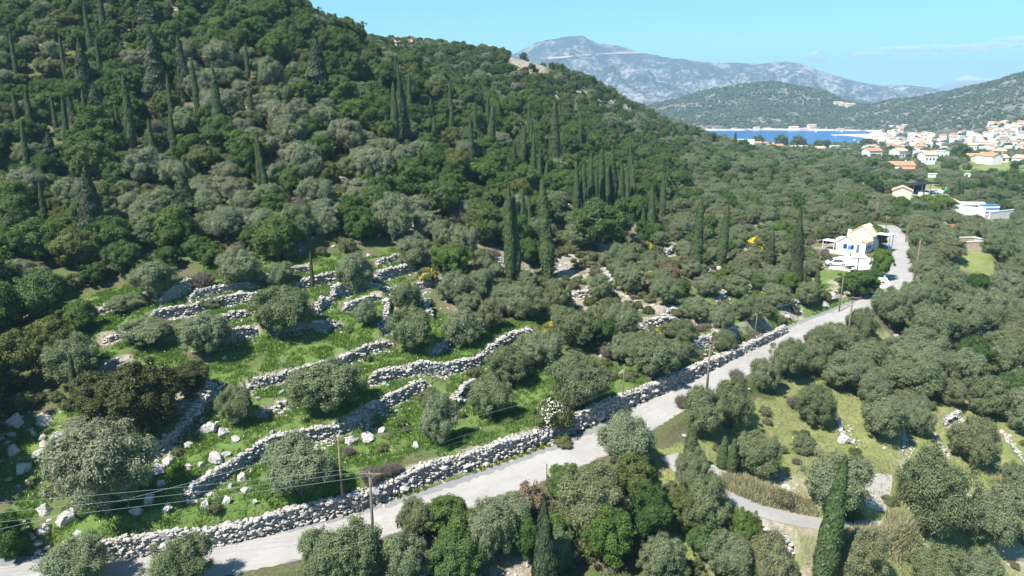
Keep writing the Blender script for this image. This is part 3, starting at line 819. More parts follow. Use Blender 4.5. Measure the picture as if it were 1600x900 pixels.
def p_cypress(H, R, dark, i, n=6500):
    def prof(t):
        if dark: return R * np.clip((t / 0.12), 0.3, 1) ** 0.5 * np.power(np.clip(1 - t, 0, 1), 0.72) * 1.12
        return R * np.clip(0.55 + t / 0.25 * 0.45, 0, 1) * np.power(np.clip(1 - t, 0, 1), 0.48)
    t = rng.random(int(n * 2.2)); keep = rng.random(len(t)) < prof(t) / R / 1.15 + 0.05
    t = t[keep][:n]; n = len(t); a = rng.uniform(0, 2 * math.pi, n)
    ph = i * 1.7
    la = np.abs(((a / math.pi + 1) % 2) - 1)                       # folded angle, so the lumps meet
    lump = 1 + (0.85 if dark else 0.38) * (fbm(la * 3.5 + ph * 7, t * H / 1.3 + ph * 3 + np.sign(np.sin(a)) * 9, 77 + i, 3) - 0.5)
    rad = prof(t) * lump * (0.78 + 0.27 * np.sqrt(rng.random(n)))
    bend = 0.10 * np.sin(t * 3 + ph)
    C = np.stack([np.cos(a) * rad + bend * R, np.sin(a) * rad, 0.35 + t * H], -1)
    out = np.stack([np.cos(a), np.sin(a), np.full(n, 0.25)], -1)
    Nn = out + unit(n) * 0.55
    al = np.stack([np.cos(a) * 0.35, np.sin(a) * 0.35, np.ones(n)], -1) + unit(n) * (0.5 if dark else 0.25)
    LV = leaf_quads(C, Nn, (0.62 if dark else 0.55) * rng.uniform(0.6, 1.4, n), (0.30 if dark else 0.20) * rng.uniform(0.7, 1.3, n), al)
    tint = np.clip(0.5 + (lump - 1) * 0.8 + rng.normal(0, 0.16, n), 0, 1)
    cores = []
    for z in np.linspace(0.04, 0.94, 16):
        r = float(prof(np.array([z]))[0]) * 0.80
        cores.append(((0.10 * math.sin(z * 3 + ph) * R, 0, 0.35 + z * H), (r, r, H * 0.055)))
    c = leafy('cypress_crown', LV, cores, M['darkcypress' if dark else 'cypress'], tint)
    tm = MB().tube([(0, 0, -0.6), (0, 0, 0.6), (0, 0, H * 0.5)], [R * 0.28, R * 0.22, R * 0.1], 8).mesh('cypress_trunk', M['bark'])
    return tm, c, 2 * R, H + 0.35
P['cypress'] = [p_cypress(15.0, 1.15, False, i) for i in range(4)]
P['darkcypress'] = [p_cypress(13.0, 2.2, True, i, 8000) for i in range(3)]

def twig_mesh(name, D, H, n, mat):
    a = rng.uniform(0, 2 * math.pi, n); s = np.sqrt(rng.random(n))
    tip = np.stack([np.cos(a) * s * D / 2, np.sin(a) * s * D / 2, H * (0.45 + 0.55 * np.sqrt(1 - 0.8 * s * s)) * rng.uniform(0.6, 1.05, n)], -1)
    root = tip * rng.uniform(0.0, 0.55, (n, 1)) * np.array([0.8, 0.8, 1])
    d = tip - root; L = np.linalg.norm(d, axis=1)
    V = leaf_quads((tip + root) / 2, unit(n), L, 0.05, d / L[:, None])
    return mesh_np(name, V, np.arange(n * 4), np.arange(n) * 4, [mat], False, {'tint': (rng.random(n * 4) * 0.5 + 0.25, 'POINT')})
P['bare'] = [(None, twig_mesh('bare_twigs', 4.0, 2.6, 1500, M['twig']), 4.0, 2.6) for _ in range(3)]

# ------------------------------------------------------------------ building plots, then the ground itself
house_p, _ = hit(1321, 394)
house_z = plot(house_p[0] + 1.0, house_p[1] + 2.0, 6.5)
yard_p, _ = hit(1305, 416)
yard_z = plot(yard_p[0], yard_p[1], 4.0)
ruin_p, _ = hit(1518, 396); ruin_z = plot(ruin_p[0], ruin_p[1] + 2, 4.5)
GZ = np.maximum(GZ, -12.0)
shore = sstep(-1.5, 0.3, GZ) * (1 - sstep(1.6, 3.6, GZ + (n1 - 0.5) * 2)) * (RR > 1000)
cov[..., 3] = shore
g_ = M['ground'].node_tree
for nd in g_.nodes:
    if nd.type == 'BSDF_PRINCIPLED':
        mixn = g_.nodes.new('ShaderNodeMix'); mixn.data_type = 'RGBA'
        lk = nd.inputs['Base Color'].links[0]
        at = next(a for a in g_.nodes if a.type == 'ATTRIBUTE' and a.attribute_name == 'cover')
        g_.links.new(at.outputs['Alpha'], mixn.inputs[0])
        g_.links.new(lk.from_socket, mixn.inputs[6])
        mixn.inputs[7].default_value = (0.62, 0.58, 0.52, 1)
        g_.links.new(mixn.outputs[2], nd.inputs['Base Color'])
        break
build_terrain()

# ------------------------------------------------------------------ road, side track, drive
def ribbon(name, path, lo, hi, zoff, mat, label, nx=5, jag=0.0, seed=0, attrs=None):
    """a strip along a path between two offsets (left negative); jag roughens its edges"""
    n = len(path)
    t = np.gradient(path[:, :2], axis=0); t /= np.linalg.norm(t, axis=1, keepdims=True)
    nr = np.stack([t[:, 1], -t[:, 0]], -1)
    s = np.arange(n) * 0.7
    j0 = (fbm(s, s * 0 + 3, seed, 4) - 0.5) * jag; j1 = (fbm(s, s * 0 + 9, seed + 5, 4) - 0.5) * jag
    V = []
    for q in np.linspace(0, 1, nx):
        off = (lo + j0) * (1 - q) + (hi + j1) * q
        xy = path[:, :2] + nr * off[:, None]
        V.append(np.c_[xy, path[:, 2] + zoff])
    V = np.stack(V, 1).reshape(-1, 3)
    F = grid_faces(n, nx)[:, ::-1]
    al = np.repeat(np.concatenate([[0], np.cumsum(np.hypot(*np.diff(path[:, :2], axis=0).T))]), nx)
    ac = np.tile(np.linspace(-1, 1, nx), n)
    me = mesh_np(name, V, F.ravel(), np.arange(len(F)) * 4, [mat], True, {'along': (al, 'POINT'), 'across': (ac, 'POINT')})
    return tag(link(name, me), label, kind='structure')

k = N('road_concrete')
p = k.pos()
na = k.noise(p, 0.25, 5, 0.6); nb = k.noise(p, 3.0, 6, 0.7); nc = k.noise(p, 30.0, 3, 0.6)
c = k.mix(k.ramp(na, [(0.35, 0.0), (0.65, 1.0)]), (0.29, 0.278, 0.262), (0.37, 0.355, 0.335))
c = k.mix(k.ramp(nb, [(0.52, 0.0), (0.75, 0.55)]), c, (0.30, 0.285, 0.27))
vo = k.n('TexVoronoi', _feature='DISTANCE_TO_EDGE', Scale=0.28, Vector=k.n('VectorMath', i0=p, i1=k.noise(p, 1.2, 4, 0.6, 1)).outputs[0])
c = k.mix(k.ramp(vo.outputs['Distance'], [(0.0, 0.6), (0.012, 0.0)]), c, (0.17, 0.16, 0.15))
c = k.mix(k.ramp(nc, [(0.4, 0.25), (0.6, 0.0)]), c, (0.28, 0.27, 0.26))
ac = k.attr('across').outputs['Fac']; al = k.attr('along').outputs['Fac']
sv = k.n('CombineXYZ', i0=k.math('MULTIPLY', ac, 3.2), i1=k.math('MULTIPLY', al, 0.10)).outputs[0]
c = k.mix(k.ramp(k.noise(sv, 1.6, 5, 0.65), [(0.42, 0.0), (0.68, 0.6)]), c, (0.27, 0.255, 0.235))     # streaks and wheel tracks along the road
pv_ = k.n('CombineXYZ', i0=k.math('MULTIPLY', ac, 1.2), i1=k.math('MULTIPLY', al, 0.16)).outputs[0]
pz = k.n('TexVoronoi', Scale=1.0, Vector=pv_).outputs['Color']
c = k.mix(k.ramp(pz, [(0.72, 0.0), (0.74, 0.35)]), c, (0.33, 0.32, 0.31))                             # repair patches
slab = k.math('FRACT', k.math('MULTIPLY', al, 0.2))
c = k.mix(k.ramp(slab, [(0.0, 0.45), (0.018, 0.0)]), c, (0.18, 0.17, 0.16))                           # slab joints
c = k.mix(k.ramp(k.math('ABSOLUTE', ac), [(0.70, 0.0), (1.0, 0.4)]), c, (0.34, 0.30, 0.24))           # dust and gravel at the edges
M['road'] = k.surf(c, 0.9, 0.2, k.bump(nb, 0.3, 0.03))
k = N('road_asphalt_edge')
nb = k.noise(k.pos(), 4.0, 5, 0.7)
M['asphalt'] = k.surf(k.mix(k.ramp(nb, [(0.3, 0.0), (0.7, 1.0)]), (0.15, 0.15, 0.155), (0.25, 0.25, 0.255)), 0.9, 0.2)
fine = smooth_path(road[::6], 0.4)
ribbon('road', fine, -ROAD_HW - 0.55, ROAD_HW, 0.035, M['asphalt'], 'dark grey asphalt bed of the narrow hillside road', 9, 0.5, 3)
ribbon('road_surface', fine, -ROAD_HW + 0.55, ROAD_HW - 0.15, 0.041, M['road'], 'worn pale concrete surface of the winding road', 7, 1.1, 8)
ribbon('track', track, -1.25, 1.25, 0.03, M['road'], 'pale concrete farm track below the road', 5, 0.4, 12)
ribbon('drive', drive, -2.0, 2.0, 0.03, M['concrete'], 'white concrete drive leading up to the pale blue house', 5, 0.2, 14)
V = np.c_[padP[:, :2], padP[:, :2] @ padfit[:2] + padfit[2] + 0.036]
me = mesh_np('paved_area', V, np.arange(len(V))[::1], [0], [plain('worn_slab_concrete', (0.43, 0.405, 0.37), 0.9, 0.25, 0.6)])
tag(link('paved_area', me), 'cracked concrete pad at the end of the farm track', kind='structure')
def patch(name, px, zoff, mat, label, step=0.6):
    poly = np.array([hit(*q)[0][:2] for q in px])
    lo, hi = poly.min(0), poly.max(0)
    xs, ys = np.arange(lo[0], hi[0] + step, step), np.arange(lo[1], hi[1] + step, step)
    X_, Y_ = np.meshgrid(xs, ys)
    F_ = grid_faces(len(ys), len(xs))[:, ::-1]
    cx, cy_ = X_.ravel()[F_].mean(1), Y_.ravel()[F_].mean(1)
    F_ = F_[in_poly(cx, cy_, poly)]
    V_ = np.c_[X_.ravel(), Y_.ravel(), gz(X_.ravel(), Y_.ravel()) + zoff]
    return tag(link(name, mesh_np(name, V_, F_.ravel(), np.arange(len(F_)) * 4, [mat], True)), label, kind='structure')
patch('yard', [(1298, 404), (1330, 398), (1352, 398), (1364, 410), (1356, 428), (1340, 424), (1318, 423), (1296, 421)], 0.06, M['concrete'], 'white paved yard in front of the pale blue house')
patch('yard', [(1400, 296), (1474, 296), (1476, 311), (1402, 312)], 0.12, M['concrete'], 'pale gravelled storage yard in the valley', 2.0)
# short upper spur of the track
spur = smooth_path([hit(*q)[0] for q in ((1088, 716), (1105, 728), (1125, 739), (1146, 750))], 0.5)
spur[:, 2] = gz(spur[:, 0], spur[:, 1]) + 0.05
ribbon('track', spur, -0.7, 0.7, 0.02, M['road'], 'short pale spur of track beside the small cypresses', 5, 0.5, 19)

# ------------------------------------------------------------------ stones
NVAR = 14
SV = []
for i in range(NVAR):
    v = np.sign(ICO0[0]) * np.abs(ICO0[0]) ** 0.7 * rng.uniform(0.82, 1.15, (12, 1)) * np.array([1.05, rng.uniform(0.65, 0.95), rng.uniform(0.42, 0.66)])
    v = v + rng.normal(0, 0.06, v.shape)
    SV.append(v)
SV = np.array(SV)
def rot_rand(n, tilt=0.35):
    a = rng.uniform(0, 2 * math.pi, n); b = rng.normal(0, tilt, n); c = rng.normal(0, tilt, n)
    ca, sa, cb, sb, cc, sc = np.cos(a), np.sin(a), np.cos(b), np.sin(b), np.cos(c), np.sin(c)
    Z = np.zeros(n); O = np.ones(n)
    A = np.stack([np.stack([ca, -sa, Z], -1), np.stack([sa, ca, Z], -1), np.stack([Z, Z, O], -1)], 1)
    B = np.stack([np.stack([O, Z, Z], -1), np.stack([Z, cb, -sb], -1), np.stack([Z, sb, cb], -1)], 1)
    Cc = np.stack([np.stack([cc, Z, sc], -1), np.stack([Z, O, Z], -1), np.stack([-sc, Z, cc], -1)], 1)
    return A @ B @ Cc
def stone_mesh(name, C, S, mat=None, tint=None, tilt=0.35):
    n = len(C)
    k = rng.integers(0, NVAR, n)
    V = np.einsum('nij,nvj->nvi', rot_rand(n, tilt), SV[k]) * np.asarray(S)[:, None, None] + np.asarray(C)[:, None, :]
    F = (ICO0[1][None] + (np.arange(n) * 12)[:, None, None]).reshape(-1)
    t = np.clip(rng.beta(2.2, 1.9, n), 0, 1) if tint is None else tint
    return mesh_np(name, V.reshape(-1, 3), F, np.arange(n * 20) * 3, [mat or M['stone']], False, {'tint': (np.repeat(t, 12), 'POINT')})

single = [mesh_np('wall_stone', SV[i], ICO0[1].ravel(), np.arange(20) * 3, [M['stone']], False, {'tint': (np.full(12, rng.beta(2.6, 1.7)), 'POINT')}) for i in range(NVAR)]
for wi, w in enumerate(walls):
    p = w['path']; n = len(p)
    h, tk = w['h'], w['t']
    t = np.gradient(p[:, :2], axis=0); t /= np.linalg.norm(t, axis=1, keepdims=True)
    nr = np.stack([-t[:, 1], t[:, 0]], -1) * w['up']           # towards the uphill side
    s = np.arange(n) * 0.5
    hv = h * (0.80 + 0.45 * fbm(s / 5, s * 0 + wi, 50 + wi, 4)) * np.clip(np.minimum(np.arange(n), n - 1 - np.arange(n)) / 3.0 + 0.35, 0, 1)
    if w['kind'] == 'roadside': hv = hv * (1 - 0.42 * sstep(88, 112, np.hypot(p[:, 0], p[:, 1])))
    gap = fbm(s / 4, s * 0 + wi * 3.1, 80 + wi, 3)
    if w['kind'] != 'roadside': hv = hv * np.where(gap < 0.26, 0.5, 1.0)   # tumbled stretches
    foot = gz(p[:, 0] - nr[:, 0] * (tk / 2 + 0.25), p[:, 1] - nr[:, 1] * (tk / 2 + 0.25))
    if w['kind'] == 'roadside': foot = np.minimum(foot, np.convolve(np.pad(foot, 4, mode='edge'), np.ones(9) / 9, 'valid') + 0.1)
    root = empty('dry_stone_wall', (0, 0, 0))
    tag(root, w['label'], 'stone wall', 'dry stone walls on the hillside')
    # solid heart of the wall
    V = []
    for off, zz in ((-tk / 2 + 0.26, -0.5), (-tk / 2 + 0.30, 1), (tk / 2 - 0.30, 1), (tk / 2 - 0.26, -0.5)):
        V.append(np.c_[p[:, :2] + nr * off, foot + (hv - 0.24 if zz == 1 else -0.5)])
    V = np.stack(V, 1).reshape(-1, 3)
    F = grid_faces(n, 4)
    if w['up'] < 0: F = F[:, ::-1]
    F = [tuple(f) for f in F] + [(0, 1, 2, 3), tuple((n - 1) * 4 + q for q in (3, 2, 1, 0))]
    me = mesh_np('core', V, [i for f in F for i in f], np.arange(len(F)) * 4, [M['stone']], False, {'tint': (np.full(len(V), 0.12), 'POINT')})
    link('core', me, root)
    Ltot = s[-1]
    sz = 0.165 if w['kind'] == 'roadside' else 0.175
    C, S = [], []
    for face in (-1, 1):
        cnt = int(Ltot * h / (sz * sz * 2.9) * (1.0 if face < 0 or w['kind'] != 'roadside' else 0.35))
        q = rng.uniform(0, Ltot, cnt); zt = rng.random(cnt)
        if face > 0 and w['kind'] == 'roadside': zt = 0.55 + 0.45 * zt
        ii = q / 0.5
        P3 = np.stack([np.interp(ii, np.arange(n), p[:, k_]) for k_ in (0, 1)], -1)
        Nn = np.stack([np.interp(ii, np.arange(n), nr[:, k_]) for k_ in (0, 1)], -1)
        H_ = np.interp(ii, np.arange(n), hv); f0 = np.interp(ii, np.arange(n), foot)
        xy = P3 + Nn * (face * (tk / 2 - 0.08 + rng.normal(0, 0.045, cnt)) - 0.12 * face * zt[:, ] )[:, None]
        C.append(np.c_[xy, f0 + zt * H_ - 0.05]); S.append(sz * rng.lognormal(-0.02, 0.36, cnt))
    cnt = int(Ltot * tk / (sz * sz * 2.6))
    q = rng.uniform(0, Ltot, cnt); ii = q / 0.5; o = rng.uniform(-0.5, 0.5, cnt) * (tk - 0.1)
    P3 = np.stack([np.interp(ii, np.arange(n), p[:, k_]) for k_ in (0, 1)], -1); Nn = np.stack([np.interp(ii, np.arange(n), nr[:, k_]) for k_ in (0, 1)], -1)
    C.append(np.c_[P3 + Nn * o[:, None], np.interp(ii, np.arange(n), foot) + np.interp(ii, np.arange(n), hv) + rng.normal(-0.04, 0.06, cnt)]); S.append(sz * rng.lognormal(0.05, 0.3, cnt))
    # fallen stones at the foot
    cnt = int(Ltot * (0.8 if w['kind'] == 'roadside' else 6.0))
    q = rng.uniform(0, Ltot, cnt); ii = q / 0.5; o = -(tk / 2 + np.abs(rng.normal(0.1, 0.5 if w['kind'] == 'roadside' else 0.8, cnt)))
    if w['kind'] == 'roadside': o = np.maximum(o, -tk / 2 - 0.7)
    P3 = np.stack([np.interp(ii, np.arange(n), p[:, k_]) for k_ in (0, 1)], -1); Nn = np.stack([np.interp(ii, np.arange(n), nr[:, k_]) for k_ in (0, 1)], -1)
    xy = P3 + Nn * o[:, None]
    C.append(np.c_[xy, gz(xy[:, 0], xy[:, 1]) + 0.03]); S.append(sz * rng.lognormal(-0.05, 0.35, cnt))
    C = np.vstack(C); S = np.concatenate(S)
    if w['kind'] == 'roadside':
        u_, v_, d_ = proj(C[:, 0], C[:, 1], C[:, 2])
        size = S / d_ * ((u_ > 0) & (u_ < 1600) & (v_ < 900))
        # stones on the face and crest towards the road, biggest in view, are laid one by one
        big = np.argsort(-size)[:290]
        A = rot_rand(len(big), 0.16)
        for a_, b in zip(A, big):
            o = link('stone', single[int(rng.integers(NVAR))], root)
            from_m = np.eye(4); from_m[:3, :3] = a_ * S[b] * 1.15; from_m[:3, 3] = C[b]
            o.matrix_local = __import__('mathutils').Matrix(from_m.tolist())
        keep = np.ones(len(C), bool); keep[big] = False
        C, S = C[keep], S[keep]
    o = link('stones', stone_mesh('stones', C, S, None, None, 0.16), root)
    o['kind'] = 'stuff'
print('walls done')

def boulder_mesh(name, seed, sub=2):
    r = np.random.default_rng(seed)
    V, F = ico(sub)
    V = V.copy() * np.array([1.0, r.uniform(0.65, 0.9), r.uniform(0.55, 0.85)])
    for _ in range(15):                                       # cleaved faces
        nn = r.normal(size=3); nn /= np.linalg.norm(nn); d = r.uniform(0.34, 0.66)
        q = V @ nn; m = q > d
        V[m] -= nn * ((q[m] - d) * 0.97)[:, None]
    V *= 1 + ((fbm(V[:, 0] * 4 + seed, V[:, 1] * 4 + V[:, 2] * 3, seed, 3) - 0.5) * 0.35)[:, None] + r.normal(0, 0.02, (len(V), 1))
    V *= 1.22
    return mesh_np(name, V, F.ravel(), np.arange(len(F)) * 3, [M['stone']], False, {'tint': (np.clip(r.normal(0.66, 0.12, len(V)), 0, 0.9), 'POINT')})
BM = [boulder_mesh('boulder', 100 + i, 3) for i in range(8)]
BOULDERS = [  # column, row of the foot, width in photo pixels, what singles it out
 (98, 823, 52, 'broad white boulder at the lower left by the roadside wall end'), (66, 838, 34, 'angular pale boulder below the broad white one'), (68, 806, 34, 'white boulder on top of the lower left outcrop'), (45, 845, 26, 'small tan boulder at the foot of the lower left outcrop'), (122, 842, 24, 'pale boulder between the lower left outcrop and the roadside wall'),
 (333, 724, 40, 'large white cleaved boulder lying in the green terrace'), (352, 716, 26, 'white boulder leaning on the large cleaved one'), (312, 732, 20, 'small white boulder downhill of the large cleaved one'), (296, 733, 18, 'grey boulder at the end of a short boulder row'),
 (326, 678, 34, 'pale outcrop boulder below the climbing wall'), (345, 684, 28, 'slanting outcrop boulder under the wall corner'), (368, 690, 20, 'low white boulder near the small round olive'), (294, 700, 22, 'half buried boulder beside the climbing wall'),
 (378, 752, 27, 'tall white boulder standing under the broken terrace wall'), (384, 772, 24, 'white boulder in the grass below the broken wall'), (318, 796, 27, 'upright white boulder at the low end of the broken wall'), (352, 788, 22, 'grey boulder in grass above the roadside wall'), (398, 788, 14, 'little white boulder above the roadside wall'),
 (438, 680, 14, 'round white boulder beside the small terrace olive'), (424, 678, 12, 'small grey boulder beside the round white one'),
 (245, 742, 38, 'dark shaded boulder below the climbing wall foot'), (262, 728, 34, 'shaded rock stack at the climbing wall foot'), (250, 762, 26, 'shadowed boulder in front of the grey olive'), (232, 790, 30, 'boulder at the base of the large grey olive'), (258, 800, 26, 'rugged boulder right of the large grey olive'), (212, 806, 24, 'shadowed boulder under the large grey olive'),
 (22, 668, 40, 'shaded boulder on the rocky left slope, uppermost'), (66, 664, 36, 'shaded boulder under the dark oaks on the rocky slope'), (88, 690, 34, 'shaded boulder in the middle of the rocky left slope'), (16, 712, 36, 'pale topped boulder at the left edge of the rocky slope'), (58, 716, 32, 'grey boulder on the lower rocky left slope'), (94, 716, 24, 'sunlit boulder beside the grey olive on the rocky slope'), (30, 742, 34, 'lowest boulder of the rocky left slope'), (76, 742, 30, 'shaded boulder just above the green lower left strip'), (114, 692, 18, 'small pale boulder touching the grey olive'),
 (575, 690, 30, 'white boulder under the stepped stone wall'), (548, 694, 26, 'pale boulder left of the stepped stone wall'), (598, 676, 20, 'small white boulder at the stepped wall'), (634, 666, 14, 'little boulder in the lowest terrace grass'), (650, 700, 18, 'tilted white boulder left of the dark terrace olive'), (712, 656, 16, 'white boulder right of the dark terrace olive'),
 (1320, 694, 26, 'white boulder at the tumbled field wall'), (1310, 668, 18, 'pale boulder topping the tumbled field wall'), (1232, 770, 24, 'stone slab on the dry bank above the track'), (1205, 855, 44, 'pale rock face below the farm track'), (1225, 868, 30, 'rugged white rock beside the rock face below the track'),
 (958, 430, 22, 'white boulder right of the tallest cypress'), (952, 446, 16, 'small boulder downhill of the white one beside the tallest cypress'), (1395, 560, 22, 'pale rock on the stony bank among roadside olives'), (1300, 470, 26, 'white quarried rock beside the roadside pole'), (1288, 482, 22, 'tan rock face at the road edge'), (795, 94, 10, 'white rock at the top of the quarry scar'), (805, 90, 9, 'pale rock on the ridge skyline'), (1370, 474, 20, 'rock at the foot of the white drive'),
]
for i, (u, v, wpx, lab) in enumerate(BOULDERS):
    q, d = hit(u, v)
    r = wpx * d / FPX / 2 * 0.82
    o = link('boulder', BM[i % 8])
    o.location = q + np.array([0, r * 0.5, r * 0.30]); o.scale = (r * 1.05, r * 1.05, r * 1.05)
    o.rotation_euler = (rng.uniform(-0.3, 0.3), rng.uniform(-0.3, 0.3), rng.uniform(0, 6.28))
    tag(o, lab, 'boulder', 'limestone boulders')

# ------------------------------------------------------------------ plants: where they stand
T = []
def add_tree(kind, u, vb, wpx, vt, mat=None, note=None, sh=0.14):
    q, d = hit(u, vb - sh * wpx)
    D = wpx * d / FPX
    dep = PITCH + math.atan((vb - 450) / FPX)
    h = max(0.5 * D, ((vb - vt) * d / FPX - 0.35 * D * math.sin(dep)) / math.cos(dep))
    h = min(h, 1.25 * D)
    T.append(dict(kind=kind, x=q[0], y=q[1], z=q[2], D=D, H=h, mat=mat, hand=True, note=note))
OL = [(243, 474, 84, 410), (200, 498, 62, 466), (228, 552, 88, 503), (325, 569, 86, 488), (440, 541, 108, 450), (377, 458, 78, 390), (442, 456, 52, 411), (330, 489, 40, 467), (460, 392, 70, 322), (236, 396, 72, 336), (322, 352, 62, 300), (385, 345, 60, 300), (120, 612, 92, 528),
      (371, 674, 64, 604), (515, 664, 130, 564), (470, 786, 118, 682), (614, 387, 68, 306), (650, 428, 62, 370), (724, 405, 54, 355), (557, 468, 62, 396), (637, 494, 54, 440), (711, 482, 60, 427), (640, 563, 74, 482), (725, 553, 70, 483), (764, 527, 48, 462), (817, 509, 74, 445), (870, 493, 52, 437), (938, 475, 42, 430), (985, 467, 52, 418), (1040, 486, 54, 436), (968, 536, 68, 476), (898, 558, 78, 484), (845, 583, 80, 520), (795, 610, 74, 540), (905, 650, 98, 553), (1020, 603, 90, 530), (571, 517, 44, 470),
      (768, 668, 82, 590), (688, 708, 74, 612), (675, 655, 50, 608), (1086, 510, 58, 465), (1126, 526, 46, 475), (1170, 512, 52, 462), (1146, 472, 46, 432), (1210, 458, 48, 415), (1103, 470, 46, 430), (1212, 488, 50, 448), (1262, 484, 46, 440), (900, 395, 54, 350), (978, 425, 46, 390), (745, 480, 40, 440), (690, 395, 46, 345), (1060, 545, 60, 500), (1130, 555, 46, 515),
      (975, 575, 60, 520), (930, 520, 46, 475), (1085, 442, 40, 405), (1165, 432, 42, 395), (1190, 395, 40, 360),
      (1143, 680, 72, 588), (1093, 695, 78, 605), (1270, 676, 64, 600), (1373, 694, 80, 615), (1433, 690, 56, 620), (1180, 758, 70, 675), (1300, 812, 108, 708), (1455, 852, 116, 688), (1517, 738, 70, 652), (1550, 874, 98, 738), (1337, 925, 88, 830), (1455, 945, 80, 850), (1525, 945, 80, 862), (1255, 714, 42, 680),
      (1100, 842, 90, 745), (1080, 775, 60, 705), (1200, 935, 90, 838), (977, 748, 108, 643), (920, 850, 116, 735), (770, 890, 92, 785), (650, 850, 60, 780), (634, 930, 84, 830), (550, 935, 110, 818), (128, 945, 120, 845), (285, 945, 112, 843), (505, 930, 90, 830), (1035, 930, 80, 830), (870, 905, 70, 830), (1130, 920, 80, 835), (1590, 790, 70, 725),
      (1345, 552, 58, 482), (1284, 562, 50, 512), (1230, 600, 66, 530), (1195, 620, 52, 560), (1268, 590, 60, 530), (1350, 610, 60, 560), (1390, 520, 58, 450), (1425, 505, 56, 440), (1470, 480, 56, 420), (1450, 560, 70, 478), (1500, 540, 72, 465), (1550, 525, 70, 450), (1440, 610, 70, 540), (1500, 620, 74, 545), (1560, 600, 74, 520), (1360, 640, 66, 575), (1540, 660, 74, 590), (1480, 640, 56, 590), (1600, 690, 70, 610), (1590, 560, 70, 480), (1420, 660, 54, 610)]
for u, vb, wpx, vt in OL: add_tree('olive', u, vb - 0.04 * wpx, wpx * 0.88, vb - (vb - vt) * 0.94)
GREY = [(172, 822, 138, 676), (150, 720, 90, 650), (230, 300, 60, 240), (425, 150, 46, 100), (350, 125, 52, 75), (445, 215, 44, 170), (455, 242, 60, 190), (500, 340, 60, 285), (540, 250, 56, 195), (590, 300, 66, 240), (350, 200, 60, 150), (300, 110, 46, 70), (215, 115, 40, 85), (120, 335, 56, 285), (45, 325, 60, 270), (560, 345, 50, 300), (480, 290, 56, 230), (315, 165, 40, 120)]
for u, vb, wpx, vt in GREY: add_tree('olive', u, vb, wpx, vt, 'greyolive')
OAK = [(935, 402, 88, 320), (564, 385, 50, 330), (760, 392, 68, 326), (707, 440, 66, 385), (990, 795, 66, 715), (715, 925, 80, 840), (1014, 850, 70, 765), (1160, 860, 52, 800), (30, 615, 84, 525), (85, 560, 66, 500), (20, 880, 60, 795), (820, 880, 54, 800), (950, 900, 80, 800), (690, 350, 60, 290), (640, 320, 66, 255), (530, 185, 60, 130), (1340, 472, 64, 424), (560, 215, 60, 165), (1000, 355, 40, 310), (460, 40, 46, 6), (150, 300, 70, 230), (60, 420, 80, 350), (120, 430, 70, 365), (180, 410, 70, 345), (20, 350, 66, 290), (275, 400, 66, 330), (1580, 660, 80, 590), (1520, 585, 60, 530), (1100, 880, 60, 820), (1070, 830, 60, 770)]
for u, vb, wpx, vt in OAK: add_tree('oak', u, vb, wpx, vt)
add_tree('oak', 232, 692, 112, 572, 'darkshrub', 'tall dark olive-green shrub beside the climbing stone wall')
add_tree('oak', 165, 672, 100, 588, 'darkshrub', 'dark shrub between the tall dark one and the grey olive')
for u_, vb_, w_, vt_ in ((-50, 705, 110, 575), (-75, 790, 120, 650), (-30, 640, 90, 540), (-130, 740, 110, 600)): add_tree('oak', u_, vb_, w_, vt_)
add_tree('oak', 296, 616, 60, 570, 'darkshrub', 'dark brownish shrub topping the climbing stone wall')
add_tree('oak', 1374, 436, 34, 368, 'bright', 'bright yellow-green tree between the house and the road')
add_tree('oak', 1455, 352, 60, 320, 'bright', 'large domed bright green tree below the storage yard', 0.3)
add_tree('oak', 745, 285, 36, 258, 'bright', 'small lime green tree among the dark woodland oaks')
add_tree('oak', 1218, 375, 26, 345, 'bright', 'small yellow-green tree left of the dark cypress near the house')
add_tree('oak', 690, 140, 40, 110, None)
